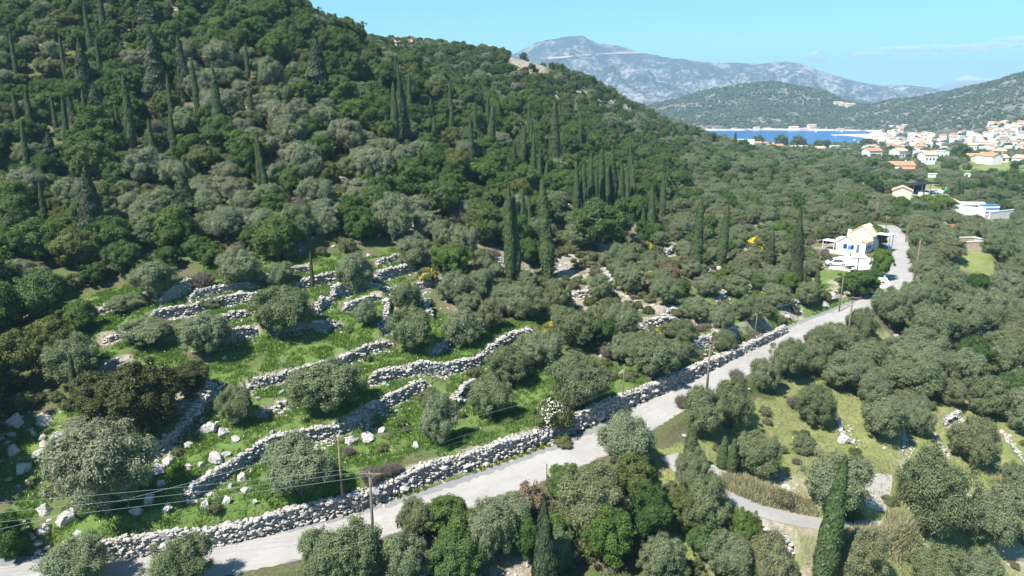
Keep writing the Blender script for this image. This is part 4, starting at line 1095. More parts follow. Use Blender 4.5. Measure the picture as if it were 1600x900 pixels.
CY = [(250, 160, 48, 40, 1), (133, 150, 63, 28, 1), (288, 157, 60, 26, 1), (235, 66, -12, 46, 1), (165, 60, -15, 10, 0), (345, 222, 110, 21, 0), (208, 236, 120, 14, 0), (188, 223, 165, 9, 0), (273, 237, 177, 11, 0), (30, 203, 140, 9, 0), (108, 130, 98, 7, 0), (130, 213, 172, 9, 0), (119, 213, 150, 22, 1), (157, 200, 130, 28, 1), (261, 235, 205, 9, 0), (408, 305, 210, 9, 0), (417, 306, 213, 10, 0), (497, 160, 60, 44, 1), (150, 382, 262, 46, 1), (287, 345, 270, 44, 1), (83, 256, 207, 26, 1), (407, 150, 126, 4, 0), (200, 229, 180, 8, 0), (74, 352, 285, 10, 0), (7, 497, 420, 11, 0), (15, 495, 440, 9, 0), (489, 451, 393, 6, 0),
      (634, 112, 65, 8, 0), (617, 231, 133, 13, 0), (630, 226, 120, 18, 1), (605, 218, 177, 7, 0), (674, 190, 157, 9, 0), (706, 215, 163, 9, 0), (751, 187, 143, 12, 0), (766, 250, 167, 14, 0), (738, 258, 185, 10, 0), (779, 200, 160, 8, 0), (799, 207, 173, 7, 0), (816, 260, 197, 10, 0), (833, 282, 207, 9, 0), (866, 264, 160, 15, 0), (881, 263, 227, 7, 0), (654, 298, 233, 12, 0), (666, 298, 243, 10, 0), (681, 300, 267, 7, 0), (724, 128, 110, 7, 0), (854, 291, 253, 9, 0), (843, 285, 233, 8, 0),
      (901, 332, 253, 11, 0), (911, 332, 257, 12, 0), (923, 331, 240, 10, 0), (939, 328, 233, 14, 0), (948, 332, 266, 9, 0), (959, 328, 233, 14, 0), (970, 332, 257, 11, 0), (988, 334, 260, 13, 0), (979, 335, 270, 8, 0), (1004, 361, 325, 9, 0), (1018, 372, 290, 14, 0), (1034, 345, 283, 10, 0), (1039, 316, 273, 8, 0), (930, 333, 262, 9, 0),
      (797, 437, 293, 15, 0), (807, 437, 304, 15, 0), (857, 436, 285, 27, 0), (817, 358, 290, 7, 0), (827, 362, 305, 5, 0), (1086, 434, 312, 23, 0), (1126, 417, 320, 15, 0), (1241, 455, 325, 24, 1), (1201, 418, 363, 14, 0), (1275, 452, 420, 8, 0), (1256, 446, 415, 6, 0),
      (1283, 925, 733, 40, 0), (1079, 738, 668, 32, 0), (1127, 733, 683, 16, 0), (1143, 742, 685, 15, 0), (851, 930, 788, 44, 1), (1488, 320, 280, 12, 1), (1499, 318, 284, 9, 1), (119, 640, 555, 12, 0), (1147, 238, 206, 6, 0), (1120, 236, 212, 5, 0)]
for i_ in range(46):
    u_ = float(rng.uniform(590, 1060)) if i_ < 30 else float(rng.uniform(20, 420)); v_ = float(np.interp(u_, (590, 800, 1060), (170, 215, 285)) + rng.uniform(-30, 60)) if i_ < 30 else float(rng.uniform(90, 330))
    d_e = hit(u_, v_)[1]; h_e = float(rng.uniform(7, 13)); CY.append((u_, v_, v_ - h_e * FPX / d_e, float(rng.uniform(1.0, 1.6)) * FPX / d_e, 0))
for u, vb, vt, wpx, dk in CY:
    q, d = hit(u, vb)
    dep = PITCH + math.atan((vb - 450) / FPX)
    T.append(dict(kind='darkcypress' if dk else 'cypress', x=q[0], y=q[1], z=q[2], D=wpx * d / FPX * (1.2 if wpx < 20 else 0.95), H=(vb - vt) * d / FPX / max(0.8, math.cos(dep)), mat=None, hand=True, note=None))
# flowering and bare shrubs
SH = [(862, 672, 56, 622, 'white', 'white flowering bush spilling over the roadside wall'), (830, 800, 46, 752, 'rust', 'withered brown bush at the lower road edge'), (955, 510, 22, 496, 'broom', None), (1030, 528, 22, 512, 'broom', None), (1055, 525, 20, 508, 'broom', None), (860, 520, 22, 504, 'broom', None), (668, 440, 30, 420, 'broom', None), (1015, 440, 24, 426, 'broom', None), (1215, 415, 26, 398, 'broom', None), (1180, 395, 30, 372, 'broom', None), (415, 143, 14, 132, 'broom', None), (535, 308, 30, 292, 'broom', None), (583, 282, 12, 270, 'broom', None), (15, 868, 26, 852, 'broom', None), (1170, 378, 20, 362, 'broom', None), (985, 462, 18, 452, 'broom', None), (1010, 395, 22, 380, 'broom', None),
      (320, 455, 44, 425, 'bare', None), (770, 412, 34, 388, 'bare', None), (580, 760, 40, 728, 'bare', None), (605, 745, 30, 724, 'bare', None), (545, 712, 24, 698, 'bare', None), (800, 262, 32, 228, 'bare', None), (745, 440, 40, 418, 'bare', None), (1045, 440, 34, 415, 'rust', None), (690, 375, 26, 352, 'rust', None), (715, 355, 36, 330, 'bare', None), (250, 220, 30, 190, 'bare', None), (340, 160, 24, 130, 'bare', None), (820, 545, 36, 522, 'bare', None), (950, 560, 34, 540, 'bare', None), (1380, 590, 30, 565, 'bare', None), (1495, 560, 26, 530, 'bare', None), (1150, 600, 30, 575, 'bare', None), (620, 350, 30, 330, 'rust', None), (40, 560, 40, 530, 'rust', None), (1180, 540, 40, 520, 'bare', None), (1320, 450, 22, 432, 'bare', None), (1065, 640, 30, 615, 'bare', None), (1000, 700, 34, 670, 'bare', None), (545, 345, 40, 315, 'bare', None), (470, 340, 34, 310, 'bare', None), (40, 20, 40, -10, 'bare', None), (430, 65, 26, 45, 'bare', None), (1240, 640, 30, 618, 'bare', None), (740, 590, 20, 575, 'shrub', None), (880, 700, 30, 682, 'shrub', None), (620, 740, 24, 722, 'bare', None), (1290, 470, 20, 455, 'shrub', None), (1150, 735, 22, 718, 'shrub', None), (1220, 790, 34, 768, 'shrub', None), (1330, 812, 30, 795, 'shrub', None), (1390, 790, 26, 775, 'shrub', None)]
for u, vb, wpx, vt, kd, note in SH:
    q, d = hit(u, vb - 0.1 * wpx)
    D = wpx * d / FPX
    T.append(dict(kind={'bare': 'bare'}.get(kd, 'shrub'), x=q[0], y=q[1], z=q[2], D=D, H=min(D, max(0.5 * D, (vb - vt) * d / FPX)), mat={'rust': 'rust'}.get(kd), hand=True, note=note, flower={'broom': 'yellow', 'white': 'white_flower'}.get(kd), dry=kd == 'dryshrub'))
print('hand plants', len(T))

# the rest of the woods, the scrub and the valley groves, standing at natural spacings
FOREST = [(-300, 520), (0, 490), (150, 458), (240, 420), (330, 424), (460, 404), (560, 392), (620, 380), (640, 345), (690, 395), (760, 385), (830, 425), (860, 330), (900, 335), (1000, 345), (1035, 310), (1080, 255), (1080, 215), (1000, 175), (900, 118), (800, 84), (620, 70), (540, 55), (440, 10), (440, -400), (-400, -400)]
LEFTLOW = [(-300, 520), (0, 490), (130, 480), (140, 600), (110, 660), (60, 650), (0, 660), (-300, 700)]
SCRUB = [(640, 400), (760, 392), (830, 430), (860, 340), (1000, 350), (1040, 315), (1100, 270), (1310, 285), (1300, 420), (1335, 470), (1235, 500), (1060, 570), (960, 600), (900, 545), (850, 500), (780, 500), (700, 490)]
VALLEY = [(1415, 335), (1440, 320), (1480, 335), (1700, 320), (1700, 660), (1560, 640), (1440, 640), (1330, 620), (1240, 590), (1290, 545), (1340, 500), (1385, 470), (1440, 455)]
THICKET = [(600, 850), (700, 815), (800, 775), (900, 745), (1000, 700), (1040, 730), (1110, 790), (1190, 840), (1260, 880), (1260, 1000), (600, 1000)]
FIELDP = [(1050, 690), (1130, 660), (1240, 620), (1420, 640), (1620, 690), (1620, 950), (1420, 950), (1050, 760)]
TERR = [(150, 480), (640, 400), (900, 545), (960, 610), (640, 750), (300, 830), (50, 800), (240, 700)]
OLV = [(350, 150, 95, 60), (430, 220, 80, 50), (560, 280, 60, 50), (230, 345, 70, 40), (300, 320, 80, 40), (480, 320, 60, 50), (330, 380, 110, 30)]
keep_off = []
CLEAR = [(1322, 546, 26, 14, 3), (1103, 630, 22, 10, 3), (1338, 396, 80, 26, 6), (1306, 416, 34, 14, 4), (1518, 396, 70, 17, 10), (1408, 312, 34, 40, 10), (1440, 306, 74, 50, 36), (1408, 268, 44, 45, 16), (1457, 250, 24, 60, 20), (1480, 368, 60, 42, 14), (1511, 332, 44, 35, 10), (1478, 328, 26, 30, 8), (1510, 338, 80, 28, 8), (1562, 343, 50, 28, 6), (1545, 338, 26, 25, 8), (1477, 312, 26, 30, 8), (1547, 254, 40, 50, 14), (1508, 278, 20, 40, 10), (1460, 278, 16, 40, 8), (1362, 440, 30, 20, 3), (1400, 400, 44, 30, 25), (893, 119, 14, 40, 10), (1374, 436, 36, 10, 6)]
CLEAR = [(u, w, hit(u, v, 120)[1], f, b) for u, v, w, f, b in CLEAR]
def off_limits(x, y):
    m = np.zeros(len(x), bool)
    uu, vv, dd = proj(x, y, gz(x, y))
    for pl, q_ in (([(781, 84), (832, 88), (860, 106), (862, 128), (835, 126), (795, 112)], 0.95), ([(850, 130), (960, 150), (1010, 174), (1000, 182), (930, 176), (855, 154)], 0.55), ([(715, 76), (760, 80), (760, 90), (715, 86)], 0.6)): m |= in_poly(uu, vv, pl) & (dd > 250) & (rng.random(len(x)) < q_)
    for cu, cw, cd_, f_, b_ in CLEAR: m |= (np.abs(uu - cu) < cw / 2 + 2) & (dd > cd_ - f_) & (dd < cd_ + b_)
    for path, hw in ((road, 4.2), (track, 2.6), (drive, 3.6)):
        d, *_ = seg_dist(x, y, path[::3]); m |= d < hw
    for px_, py_, r_ in PLOTS: m |= np.hypot(x - px_, y - py_) < r_ + 1.5
    d, *_ = seg_dist(x, y, np.vstack([padP, padP[:1]])); m |= (d < 1.5) | in_poly(x, y, padP[:, :2])
    return m
def wall_near(x, y):
    m = np.full(len(x), 1e9)
    for w in walls:
        d, *_ = seg_dist(x, y, w['path'][::4]); m = np.minimum(m, d)
    return m
cells = {}
def put_cell(t): cells.setdefault((int(t['x'] // 8), int(t['y'] // 8)), []).append(t)
for t in T: put_cell(t)
def free(x, y, r, f=0.72):
    ci, cj = int(x // 8), int(y // 8)
    for i in (-1, 0, 1):
        for j in (-1, 0, 1):
            for t in cells.get((ci + i, cj + j), ()):
                if math.hypot(t['x'] - x, t['y'] - y) < f * (r + t['D'] / 2): return False
    return True
def jitter_grid(x0, x1, y0, y1, s):
    X, Y = np.meshgrid(np.arange(x0, x1, s), np.arange(y0, y1, s))
    X = X.ravel() + rng.uniform(-0.5, 0.5, X.size) * s; Y = Y.ravel() + rng.uniform(-0.5, 0.5, Y.size) * s
    return X, Y
def fill(s, rmin, rmax, stage):
    X, Y = jitter_grid(-rmax, rmax, 10, rmax, s)
    r = np.hypot(X, Y); a = np.arctan2(X, Y)
    m = (r > rmin) & (r < rmax) & (a > R(-46)) & (a < R(46))
    X, Y = X[m], Y[m]
    Z = gz(X, Y); u, v, d = proj(X, Y, Z)
    ok = ~off_limits(X, Y) & (Z > 2.5)
    wn_ = wall_near(X, Y)
    F = {n_: in_poly(u, v, pl) for n_, pl in (('forest', FOREST), ('low', LEFTLOW), ('scrub', SCRUB), ('valley', VALLEY), ('thick', THICKET), ('field', FIELDP), ('terr', TERR))}
    den = fbm(X / 12, Y / 12, 61, 3)
    oi = np.argsort(rng.random(len(X)))
    for i in oi:
        if not ok[i]: continue
        q = rng.random(); kind = None; D = 0; mat = None
        if stage == 'tree':
            if F['low'][i] or F['forest'][i]:
                if d[i] > 300 and rng.random() < 0.25: continue
                op = 0.16
                for cu, cv_, ru, rv in OLV:
                    if ((u[i] - cu) / ru) ** 2 + ((v[i] - cv_) / rv) ** 2 < 1: op = 0.72
                
                if q < op: kind, D, mat = 'olive', rng.uniform(4.5, 7.0), ('greyolive' if rng.random() < 0.55 else None)
                else: kind, D = 'oak', (rng.uniform(3.2, 5.5) if rng.random() < 0.4 else rng.uniform(5.5, 9.0)) * (0.7 if d[i] > 290 else 1.0)
            elif F['scrub'][i]:
                if den[i] < 0.50 and d[i] < 210: continue
                if q < 0.55: kind, D = 'olive', rng.uniform(2.8, 4.8)
                elif q < 0.70: kind, D = 'oak', rng.uniform(2.6, 4.5)
            elif F['valley'][i]:
                kind, D = 'olive', rng.uniform(5.6, 8.4)
                if q > 0.93: kind = 'oak'
            elif F['thick'][i]:
                kind, D = ('oak', rng.uniform(3.5, 5.5)) if q < 0.6 else ('olive', rng.uniform(4.5, 6.5))
            elif F['field'][i] or F['terr'][i]: continue
            elif d[i] > 150:
                if den[i] < 0.46 and d[i] < 480: continue
                kind, D = ('olive', rng.uniform(4.5, 8)) if q < 0.78 else ('oak', rng.uniform(4.5, 8))
            if kind is None or wn_[i] < 0.3 * D: continue
        else:
            if wn_[i] < 1.1: continue
            if F['scrub'][i] and q < 0.75: kind, D = 'shrub', rng.uniform(0.9, 2.8)
            elif F['thick'][i]: kind, D = 'shrub', rng.uniform(1.6, 3.6)
            elif F['forest'][i] and q < 0.6: kind, D = 'shrub', rng.uniform(1.8, 3.8)
            elif F['low'][i] and q < 0.5: kind, D = 'shrub', rng.uniform(1.6, 3.2)
            elif F['terr'][i] and q < 0.10: kind, D = 'shrub', rng.uniform(0.8, 1.6)
            elif F['field'][i] and q < 0.16: kind, D = 'shrub', rng.uniform(0.8, 2.0)
            elif F['valley'][i] and q < 0.35: kind, D = 'shrub', rng.uniform(1.2, 2.4)
            elif d[i] > 150 and q < 0.4: kind, D = 'shrub', rng.uniform(1.5, 3.2)
            if kind is None: continue
            if rng.random() < 0.06: kind = 'bare'
            bloom = F['scrub'][i] and d[i] < 190 and kind == 'shrub' and rng.random() < 0.06
        if not free(X[i], Y[i], D / 2, (0.66 if stage == 'tree' else 0.60)): continue
        t = dict(kind=kind, x=X[i], y=Y[i], z=Z[i], D=D, H=D * (rng.uniform(0.68, 0.85) if kind == 'olive' else rng.uniform(0.8, 1.05) if kind == 'oak' else rng.uniform(0.5, 0.75)), mat=mat, hand=False, note=None)
        if stage == 'shrub' and bloom: t['flower'] = 'yellow'
        T.append(t); put_cell(t)
fill(3.0, 45, 300, 'tree')
fill(4.6, 300, 520, 'tree')
fill(2.2, 45, 240, 'shrub')
fill(4.5, 240, 420, 'shrub')
print('plants', len(T))
# beyond: groves and scattered trees as far as the town
far_pts_ = []
X, Y = jitter_grid(-300, 1500, 480, 2600, 8.5)
r = np.hypot(X, Y); a = np.arctan2(X, Y)
m = (r > 505) & (a > R(-20)) & (a < R(47)); X, Y = X[m], Y[m]
Z = gz(X, Y); u, v, d = proj(X, Y, Z)
den = fbm(X / 45, Y / 45, 71, 4)
pr = np.where(d < 900, np.where(den > 0.40, 0.9, 0.35), np.where(d < 1500, 0.42 * (den > 0.40) + 0.10, 0.75 * (den > 0.42) + 0.25))
tw = np.zeros(len(X), bool)
for pl in ([(1338, 204), (1470, 206), (1610, 200), (1610, 243), (1500, 240), (1335, 240)], [(1150, 228), (1335, 230), (1335, 242), (1150, 240)]): tw |= in_poly(u, v, pl)
pr = np.where(tw, pr * 0.4, pr)
m = (Z > 3.0) & (rng.random(len(X)) < pr) & ~off_limits(X, Y)
FARX, FARY, FARZ = X[m], Y[m], Z[m]
print('far trees', len(FARX))

# ------------------------------------------------------------------ which plants show, and how large
RW, RH = 800, 450
cover_img = np.zeros((RH, RW), bool)
YY, XX = np.mgrid[0:RH, 0:RW]
ks = np.linspace(0.05, 0.97, 60)
def ridge_hidden(x, y, z):
    g = gz(x * ks, y * ks); zz = CAMZ + (z - CAMZ) * ks
    return bool((g > zz + 0.3).any())
for t in sorted(T, key=lambda t: math.hypot(t['x'], t['y'])):
    u, v, d = proj(t['x'], t['y'], t['z'] + t['H'] * 0.5)
    rw, rh = t['D'] / 2 * FPX / d, max(t['H'], t['D'] * 0.4) / 2 * FPX / d
    t['u'], t['v'], t['d'], t['wpx'] = float(u), float(v), float(d), 2 * rw
    t['vis'] = 0
    cu, cv_, a, b = u / 2, v / 2, max(rw / 2 * 0.88, 0.6), max(rh / 2 * 0.92, 0.6)
    x0, x1, y0, y1 = int(max(0, cu - a)), int(min(RW, cu + a + 2)), int(max(0, cv_ - b)), int(min(RH, cv_ + b + 2))
    if x1 <= x0 or y1 <= y0: continue
    if ridge_hidden(t['x'], t['y'], t['z'] + t['H'] * 0.9): continue
    m = ((XX[y0:y1, x0:x1] - cu) / a) ** 2 + ((YY[y0:y1, x0:x1] - cv_) / b) ** 2 < 1
    blk = cover_img[y0:y1, x0:x1]
    t['vis'] = int((m & ~blk).sum())
    if t['kind'] != 'bare': blk |= m
CLASS = {'olive': 'olive', 'oak': 'oak', 'cypress': 'cypress', 'darkcypress': 'cypress', 'shrub': 'shrub', 'bare': 'shrub'}
LIMIT = {'olive': 300, 'oak': 300, 'cypress': 170, 'shrub': 290}
chosen = []
for cls, lim in LIMIT.items():
    c = [t for t in T if CLASS[t['kind']] == cls and t['vis'] >= (4 if cls == 'cypress' else 9)]
    c.sort(key=lambda t: -(t['vis'] + (1e6 if t['note'] else 0)))
    for t in c[:lim]: t['pick'] = True
    chosen += c[:lim]
rest = [t for t in T if not t.get('pick')]
print('individual plants', len(chosen), 'in masses', len(rest))

# ------------------------------------------------------------------ labels for plants: what they look like and where they stand
ORD = ['first', 'second', 'third', 'fourth', 'fifth', 'sixth', 'seventh', 'eighth', 'ninth', 'tenth', 'eleventh', 'twelfth', 'thirteenth', 'fourteenth', 'fifteenth', 'sixteenth', 'seventeenth', 'eighteenth', 'nineteenth', 'twentieth']
ORD += ['twenty-' + o for o in ORD[:9]] + ['thirtieth'] + ['thirty-' + o for o in ORD[:9]]
def cy_zone(t):
    u, v = t['u'], t['v']
    if v > 560: return 'the lower slope'
    if u < 330: return 'the left woods'
    if u < 600: return 'the grey olive slope'
    if u < 720: return 'the central woods'
    if u < 893: return 'the upper slope' if v < 330 else 'the scrub edge'
    if u < 1060: return 'the cypress row'
    return 'the scrub' if v > 300 else 'the far valley'
zones = {}
for t in chosen:
    if CLASS[t['kind']] == 'cypress': zones.setdefault((cy_zone(t), t['kind']), []).append(t)
LMK = []
for (zn_, kd), ts in zones.items():
    ts.sort(key=lambda t: t['u'])
    word = 'slim' if kd == 'cypress' else 'broad dark'
    for i, t in enumerate(ts):
        if len(ts) == 1: t['label'] = f'only {word} cypress in {zn_}'; ph = f'the {word} cypress in {zn_}'
        else: t['label'] = f'{word} cypress, {ORD[i]} from the left in {zn_}'; ph = f'the {ORD[i]} {word} cypress in {zn_}'
        LMK.append((ph, t['u'], t['v']))
LMK = [l for i, l in enumerate(LMK) if i % 2 == 0 or l[2] > 380]
LMK += [('the slanted crossarm pole', 582, 805), ('the plain roadside pole', 537, 750), ('the T-topped bend pole', 1103, 585), ('the T-topped grove pole', 1322, 505), ('the pale blue house', 1336, 372), ('the concrete pad', 1372, 772), ('the concrete track', 1190, 796), ('the roofless block shell', 1518, 385),
        ('the climbing stone wall', 300, 655), ('the large white cleaved boulder', 335, 715), ('the broken terrace wall', 430, 692), ('the curving terrace wall', 740, 565), ('the wall running straight uphill', 604, 500), ('the white flowering bush', 862, 640), ('the quarry scar', 815, 98), ('the thin road-edge pole', 972, 605), ('the tumbled field wall', 1312, 672), ('the steep upper terrace wall', 520, 475),
        ('the red sheet roof', 1478, 358), ('the bare earth slope', 930, 155), ('the lower left outcrop', 70, 820), ('the withered brown bush', 830, 775), ('the thin dividing field wall', 1412, 665), ('the storage yard', 1450, 300), ('the road crest', 1395, 362), ('the bare patch in the grove', 1565, 485), ('the upper tumbled stone heap', 280, 462)]
WORD = {('olive', None): 'grey-green olive tree', ('olive', 'greyolive'): 'silvery olive tree', ('oak', None): 'dark green oak', ('oak', 'darkshrub'): 'dark brownish shrub', ('oak', 'bright'): 'bright green tree', ('shrub', None): 'low green shrub', ('shrub', 'rust'): 'withered brown shrub', ('bare', None): 'bare twiggy shrub'}
buckets = {}
for t in chosen:
    if t.get('note'): t['label'] = t['note']; continue
    if 'label' in t: continue
    w = WORD[(t['kind'], t['mat'])]
    if t.get('flower') == 'yellow': w = 'yellow flowering broom'
    if t.get('dry'): w = 'straw coloured dry shrub'
    best = min(LMK, key=lambda l: math.hypot(l[1] - t['u'], (l[2] - t['v']) * 1.3))
    dx, dy = t['u'] - best[1], t['v'] - best[2]
    rel = ('right of' if dx > 0 else 'left of') if abs(dx) > abs(dy) * 1.1 else ('below' if dy > 0 else 'above')
    t['ldist'] = math.hypot(dx, dy)
    buckets.setdefault((w, rel, best[0]), []).append(t)
for (w, rel, ph), ts in buckets.items():
    ts.sort(key=lambda t: t['ldist'])
    for i, t in enumerate(ts):
        sz = 'large ' if t['wpx'] > 80 else 'small ' if t['wpx'] < 22 and 'shrub' not in w and 'broom' not in w else ''
        t['label'] = f'{sz}{w}, {ORD[min(i, 38)]} {rel} {ph}' if len(ts) > 1 else f'{sz}{w} just {rel} {ph}'

# ------------------------------------------------------------------ set the plants out
NAMES = {'olive': ('olive_tree', 'tree', 'olive trees'), 'oak': ('oak_tree', 'tree', 'dark green oaks of the wood'), 'cypress': ('cypress_tree', 'tree', 'cypresses'), 'darkcypress': ('cypress_tree', 'tree', 'cypresses'), 'shrub': ('shrub', 'shrub', 'shrubs'), 'bare': ('bare_shrub', 'shrub', 'shrubs')}
_mat_mesh = {}
def mesh_with(me, mat):
    key = (me.name, mat)
    if key not in _mat_mesh:
        c = me.copy(); c.materials.clear(); c.materials.append(M[mat]); _mat_mesh[key] = c
    return _mat_mesh[key]
blossom = {}
def blossom_mesh(mat, D, H):
    key = mat
    if key not in blossom:
        n = 700 if mat == 'white_flower' else 420
        d = unit(n); d[:, 2] = np.abs(d[:, 2]) * 0.9 + 0.05
        cl = fbm(d[:, 0] * 2.2 + 5, d[:, 1] * 2.2, 3, 2) > (0.48 if mat == 'white_flower' else 0.42)
        C = d[cl] * np.array([1.5, 1.5, 1.75]) * rng.uniform(0.85, 1.02, (cl.sum(), 1)) + np.array([0, 0, 0.2])
        V = leaf_quads(C, d[cl] + unit(len(C)) * 0.5, 0.12 if mat == 'white_flower' else 0.24, 0.10 if mat == 'white_flower' else 0.20)
        blossom[key] = mesh_np('blossom', V, np.arange(len(V)), np.arange(len(V) // 4) * 4, [M[mat]])
    return blossom[key]
crown_objs = {}
for t in chosen:
    kd = t['kind']
    pi = int(rng.integers(len(P[kd])))
    tm, cm, D0, H0 = P[kd][pi]
    nm, cat, grp = NAMES[kd]
    if t.get('flower') == 'yellow': nm = 'broom_shrub'
    if t['mat'] in ('darkshrub',): nm, cat = 'shrub', 'shrub'
    if t['mat'] == 'bright': nm = 'broadleaf_tree'
    mat = t['mat'] or ('drygrass' if t.get('dry') else None)
    me = mesh_with(cm, mat) if mat else cm
    sc = (t['D'] / D0, t['D'] / D0 * rng.uniform(0.92, 1.08), t['H'] / H0)
    loc = (t['x'], t['y'], t['z'] - 0.05)
    rz = float(rng.uniform(0, 6.28))
    if tm is None or (t['wpx'] < 11 and not t.get('flower')):
        o = link(nm, me); o.location = loc; o.rotation_euler = (0, 0, rz); o.scale = sc
        tag(o, t['label'], cat, grp)
        co = o
    else:
        root = empty(nm, loc, rz, sc)
        root.rotation_euler = (float(rng.normal(0, 0.03)), float(rng.normal(0, 0.03)), rz)
        tag(root, t['label'], cat, grp)
        link('stem' if cat == 'shrub' else 'trunk', tm, root)
        co = link('foliage' if cat == 'shrub' else 'crown', me, root)
        if t.get('flower'): link('blossom', blossom_mesh(t['flower'], 3, 2), root)
    if not mat: crown_objs.setdefault((kd, pi), co)
    if mat == 'greyolive': crown_objs.setdefault(('greyolive', pi), co)

def mass(name, pts, protos, label):
    """one object of points, each carrying a copy of a plant; pts rows: x y z sx sz rot which"""
    pts = np.asarray(pts, float)
    me = bpy.data.meshes.new(name)
    me.vertices.add(len(pts)); me.vertices.foreach_set('co', pts[:, :3].astype(np.float32).ravel())
    sc = me.attributes.new('size', 'FLOAT_VECTOR', 'POINT'); sc.data.foreach_set('vector', np.stack([pts[:, 3], pts[:, 3], pts[:, 4]], -1).astype(np.float32).ravel())
    ro = me.attributes.new('turn', 'FLOAT_VECTOR', 'POINT'); ro.data.foreach_set('vector', np.stack([pts[:, 5] * 0, pts[:, 5] * 0, pts[:, 5]], -1).astype(np.float32).ravel())
    wh = me.attributes.new('which', 'INT', 'POINT'); wh.data.foreach_set('value', pts[:, 6].astype(np.int32))
    me.update()
    o = link(name, me)
    g = bpy.data.node_groups.new(name + '_scatter', 'GeometryNodeTree')
    g.interface.new_socket('Geometry', in_out='INPUT', socket_type='NodeSocketGeometry')
    g.interface.new_socket('Geometry', in_out='OUTPUT', socket_type='NodeSocketGeometry')
    gi = g.nodes.new('NodeGroupInput'); go = g.nodes.new('NodeGroupOutput')
    j = g.nodes.new('GeometryNodeJoinGeometry')
    def named(n_, ty):
        a = g.nodes.new('GeometryNodeInputNamedAttribute'); a.data_type = ty; a.inputs[0].default_value = n_
        return [s_ for s_ in a.outputs if s_.enabled and s_.name == 'Attribute'][0]
    s_sc, s_ro, s_wh = named('size', 'FLOAT_VECTOR'), named('turn', 'FLOAT_VECTOR'), named('which', 'INT')
    for i, pr_ in enumerate(protos):
        oi_ = g.nodes.new('GeometryNodeObjectInfo'); oi_.transform_space = 'ORIGINAL'; oi_.inputs['Object'].default_value = pr_
        ip = g.nodes.new('GeometryNodeInstanceOnPoints')
        eq = g.nodes.new('FunctionNodeCompare'); eq.data_type = 'INT'; eq.operation = 'EQUAL'
        ins_ = [s_ for s_ in eq.inputs if s_.type == 'INT']
        g.links.new(s_wh, ins_[0]); ins_[1].default_value = i
        g.links.new(gi.outputs[0], ip.inputs['Points']); g.links.new(eq.outputs[0], ip.inputs['Selection'])
        g.links.new(oi_.outputs['Geometry'], ip.inputs['Instance'])
        g.links.new(s_ro, ip.inputs['Rotation']); g.links.new(s_sc, ip.inputs['Scale'])
        g.links.new(ip.outputs[0], j.inputs[0])
    g.links.new(j.outputs[0], go.inputs[0])
    md = o.modifiers.new('scatter', 'NODES'); md.node_group = g
    return tag(o, label, kind='stuff')

# remaining trees and shrubs of wood and scrub, too many to single out
protos, index, rows = [], {}, []
for t in rest:
    key = ('greyolive' if t['mat'] == 'greyolive' else t['kind'])
    opts = [i for (k_, i) in crown_objs if k_ == key]
    if not opts: continue
    pi = opts[int(rng.integers(len(opts)))]
    if (key, pi) not in index:
        index[(key, pi)] = len(protos); protos.append(crown_objs[(key, pi)])
    base = P['olive' if key == 'greyolive' else key][pi]
    rows.append((t['x'], t['y'], t['z'] - 0.05, t['D'] / base[2], t['H'] / base[3], rng.uniform(0, 6.28), index[(key, pi)]))
mass('undergrowth', rows, protos, 'dense mass of oaks, olives and scrub filling in the wooded slopes')

# distant groves: a few stand as trees of their own, the mass copies them
fu, fv, fd = proj(FARX, FARY, FARZ)
fobjs = []
for i in range(6):
    c = np.where((fu > 1120 + i * 70) & (fu < 1180 + i * 70) & (fd < 620))[0]
    j_ = int(c[0]); o = link('olive_tree' if i < 3 else 'oak_tree', P['far'][i][1])
    o.location = (FARX[j_], FARY[j_], FARZ[j_]); o.scale = (1.1, 1.1, 1.05)
    tag(o, f"small distant {'olive' if i < 3 else 'dark oak'} tree on the valley floor, {ORD[i]} from the left", 'tree', 'distant valley trees')
    fobjs.append(o)
n = len(FARX)
D = np.where(fd < 1000, rng.uniform(4.5, 8.5, n), np.where(fd < 1650, rng.uniform(4, 8, n), rng.uniform(4.0, 10, n)))
wh = np.where(rng.random(n) < 0.60, rng.integers(0, 3, n), rng.integers(3, 6, n))
mass('groves', np.c_[FARX, FARY, FARZ - 0.2, D / 7, D / 7 * rng.uniform(0.7, 0.95, n), rng.uniform(0, 6.28, n), wh], fobjs, 'distant groves and scrub covering valley floor and far hills')

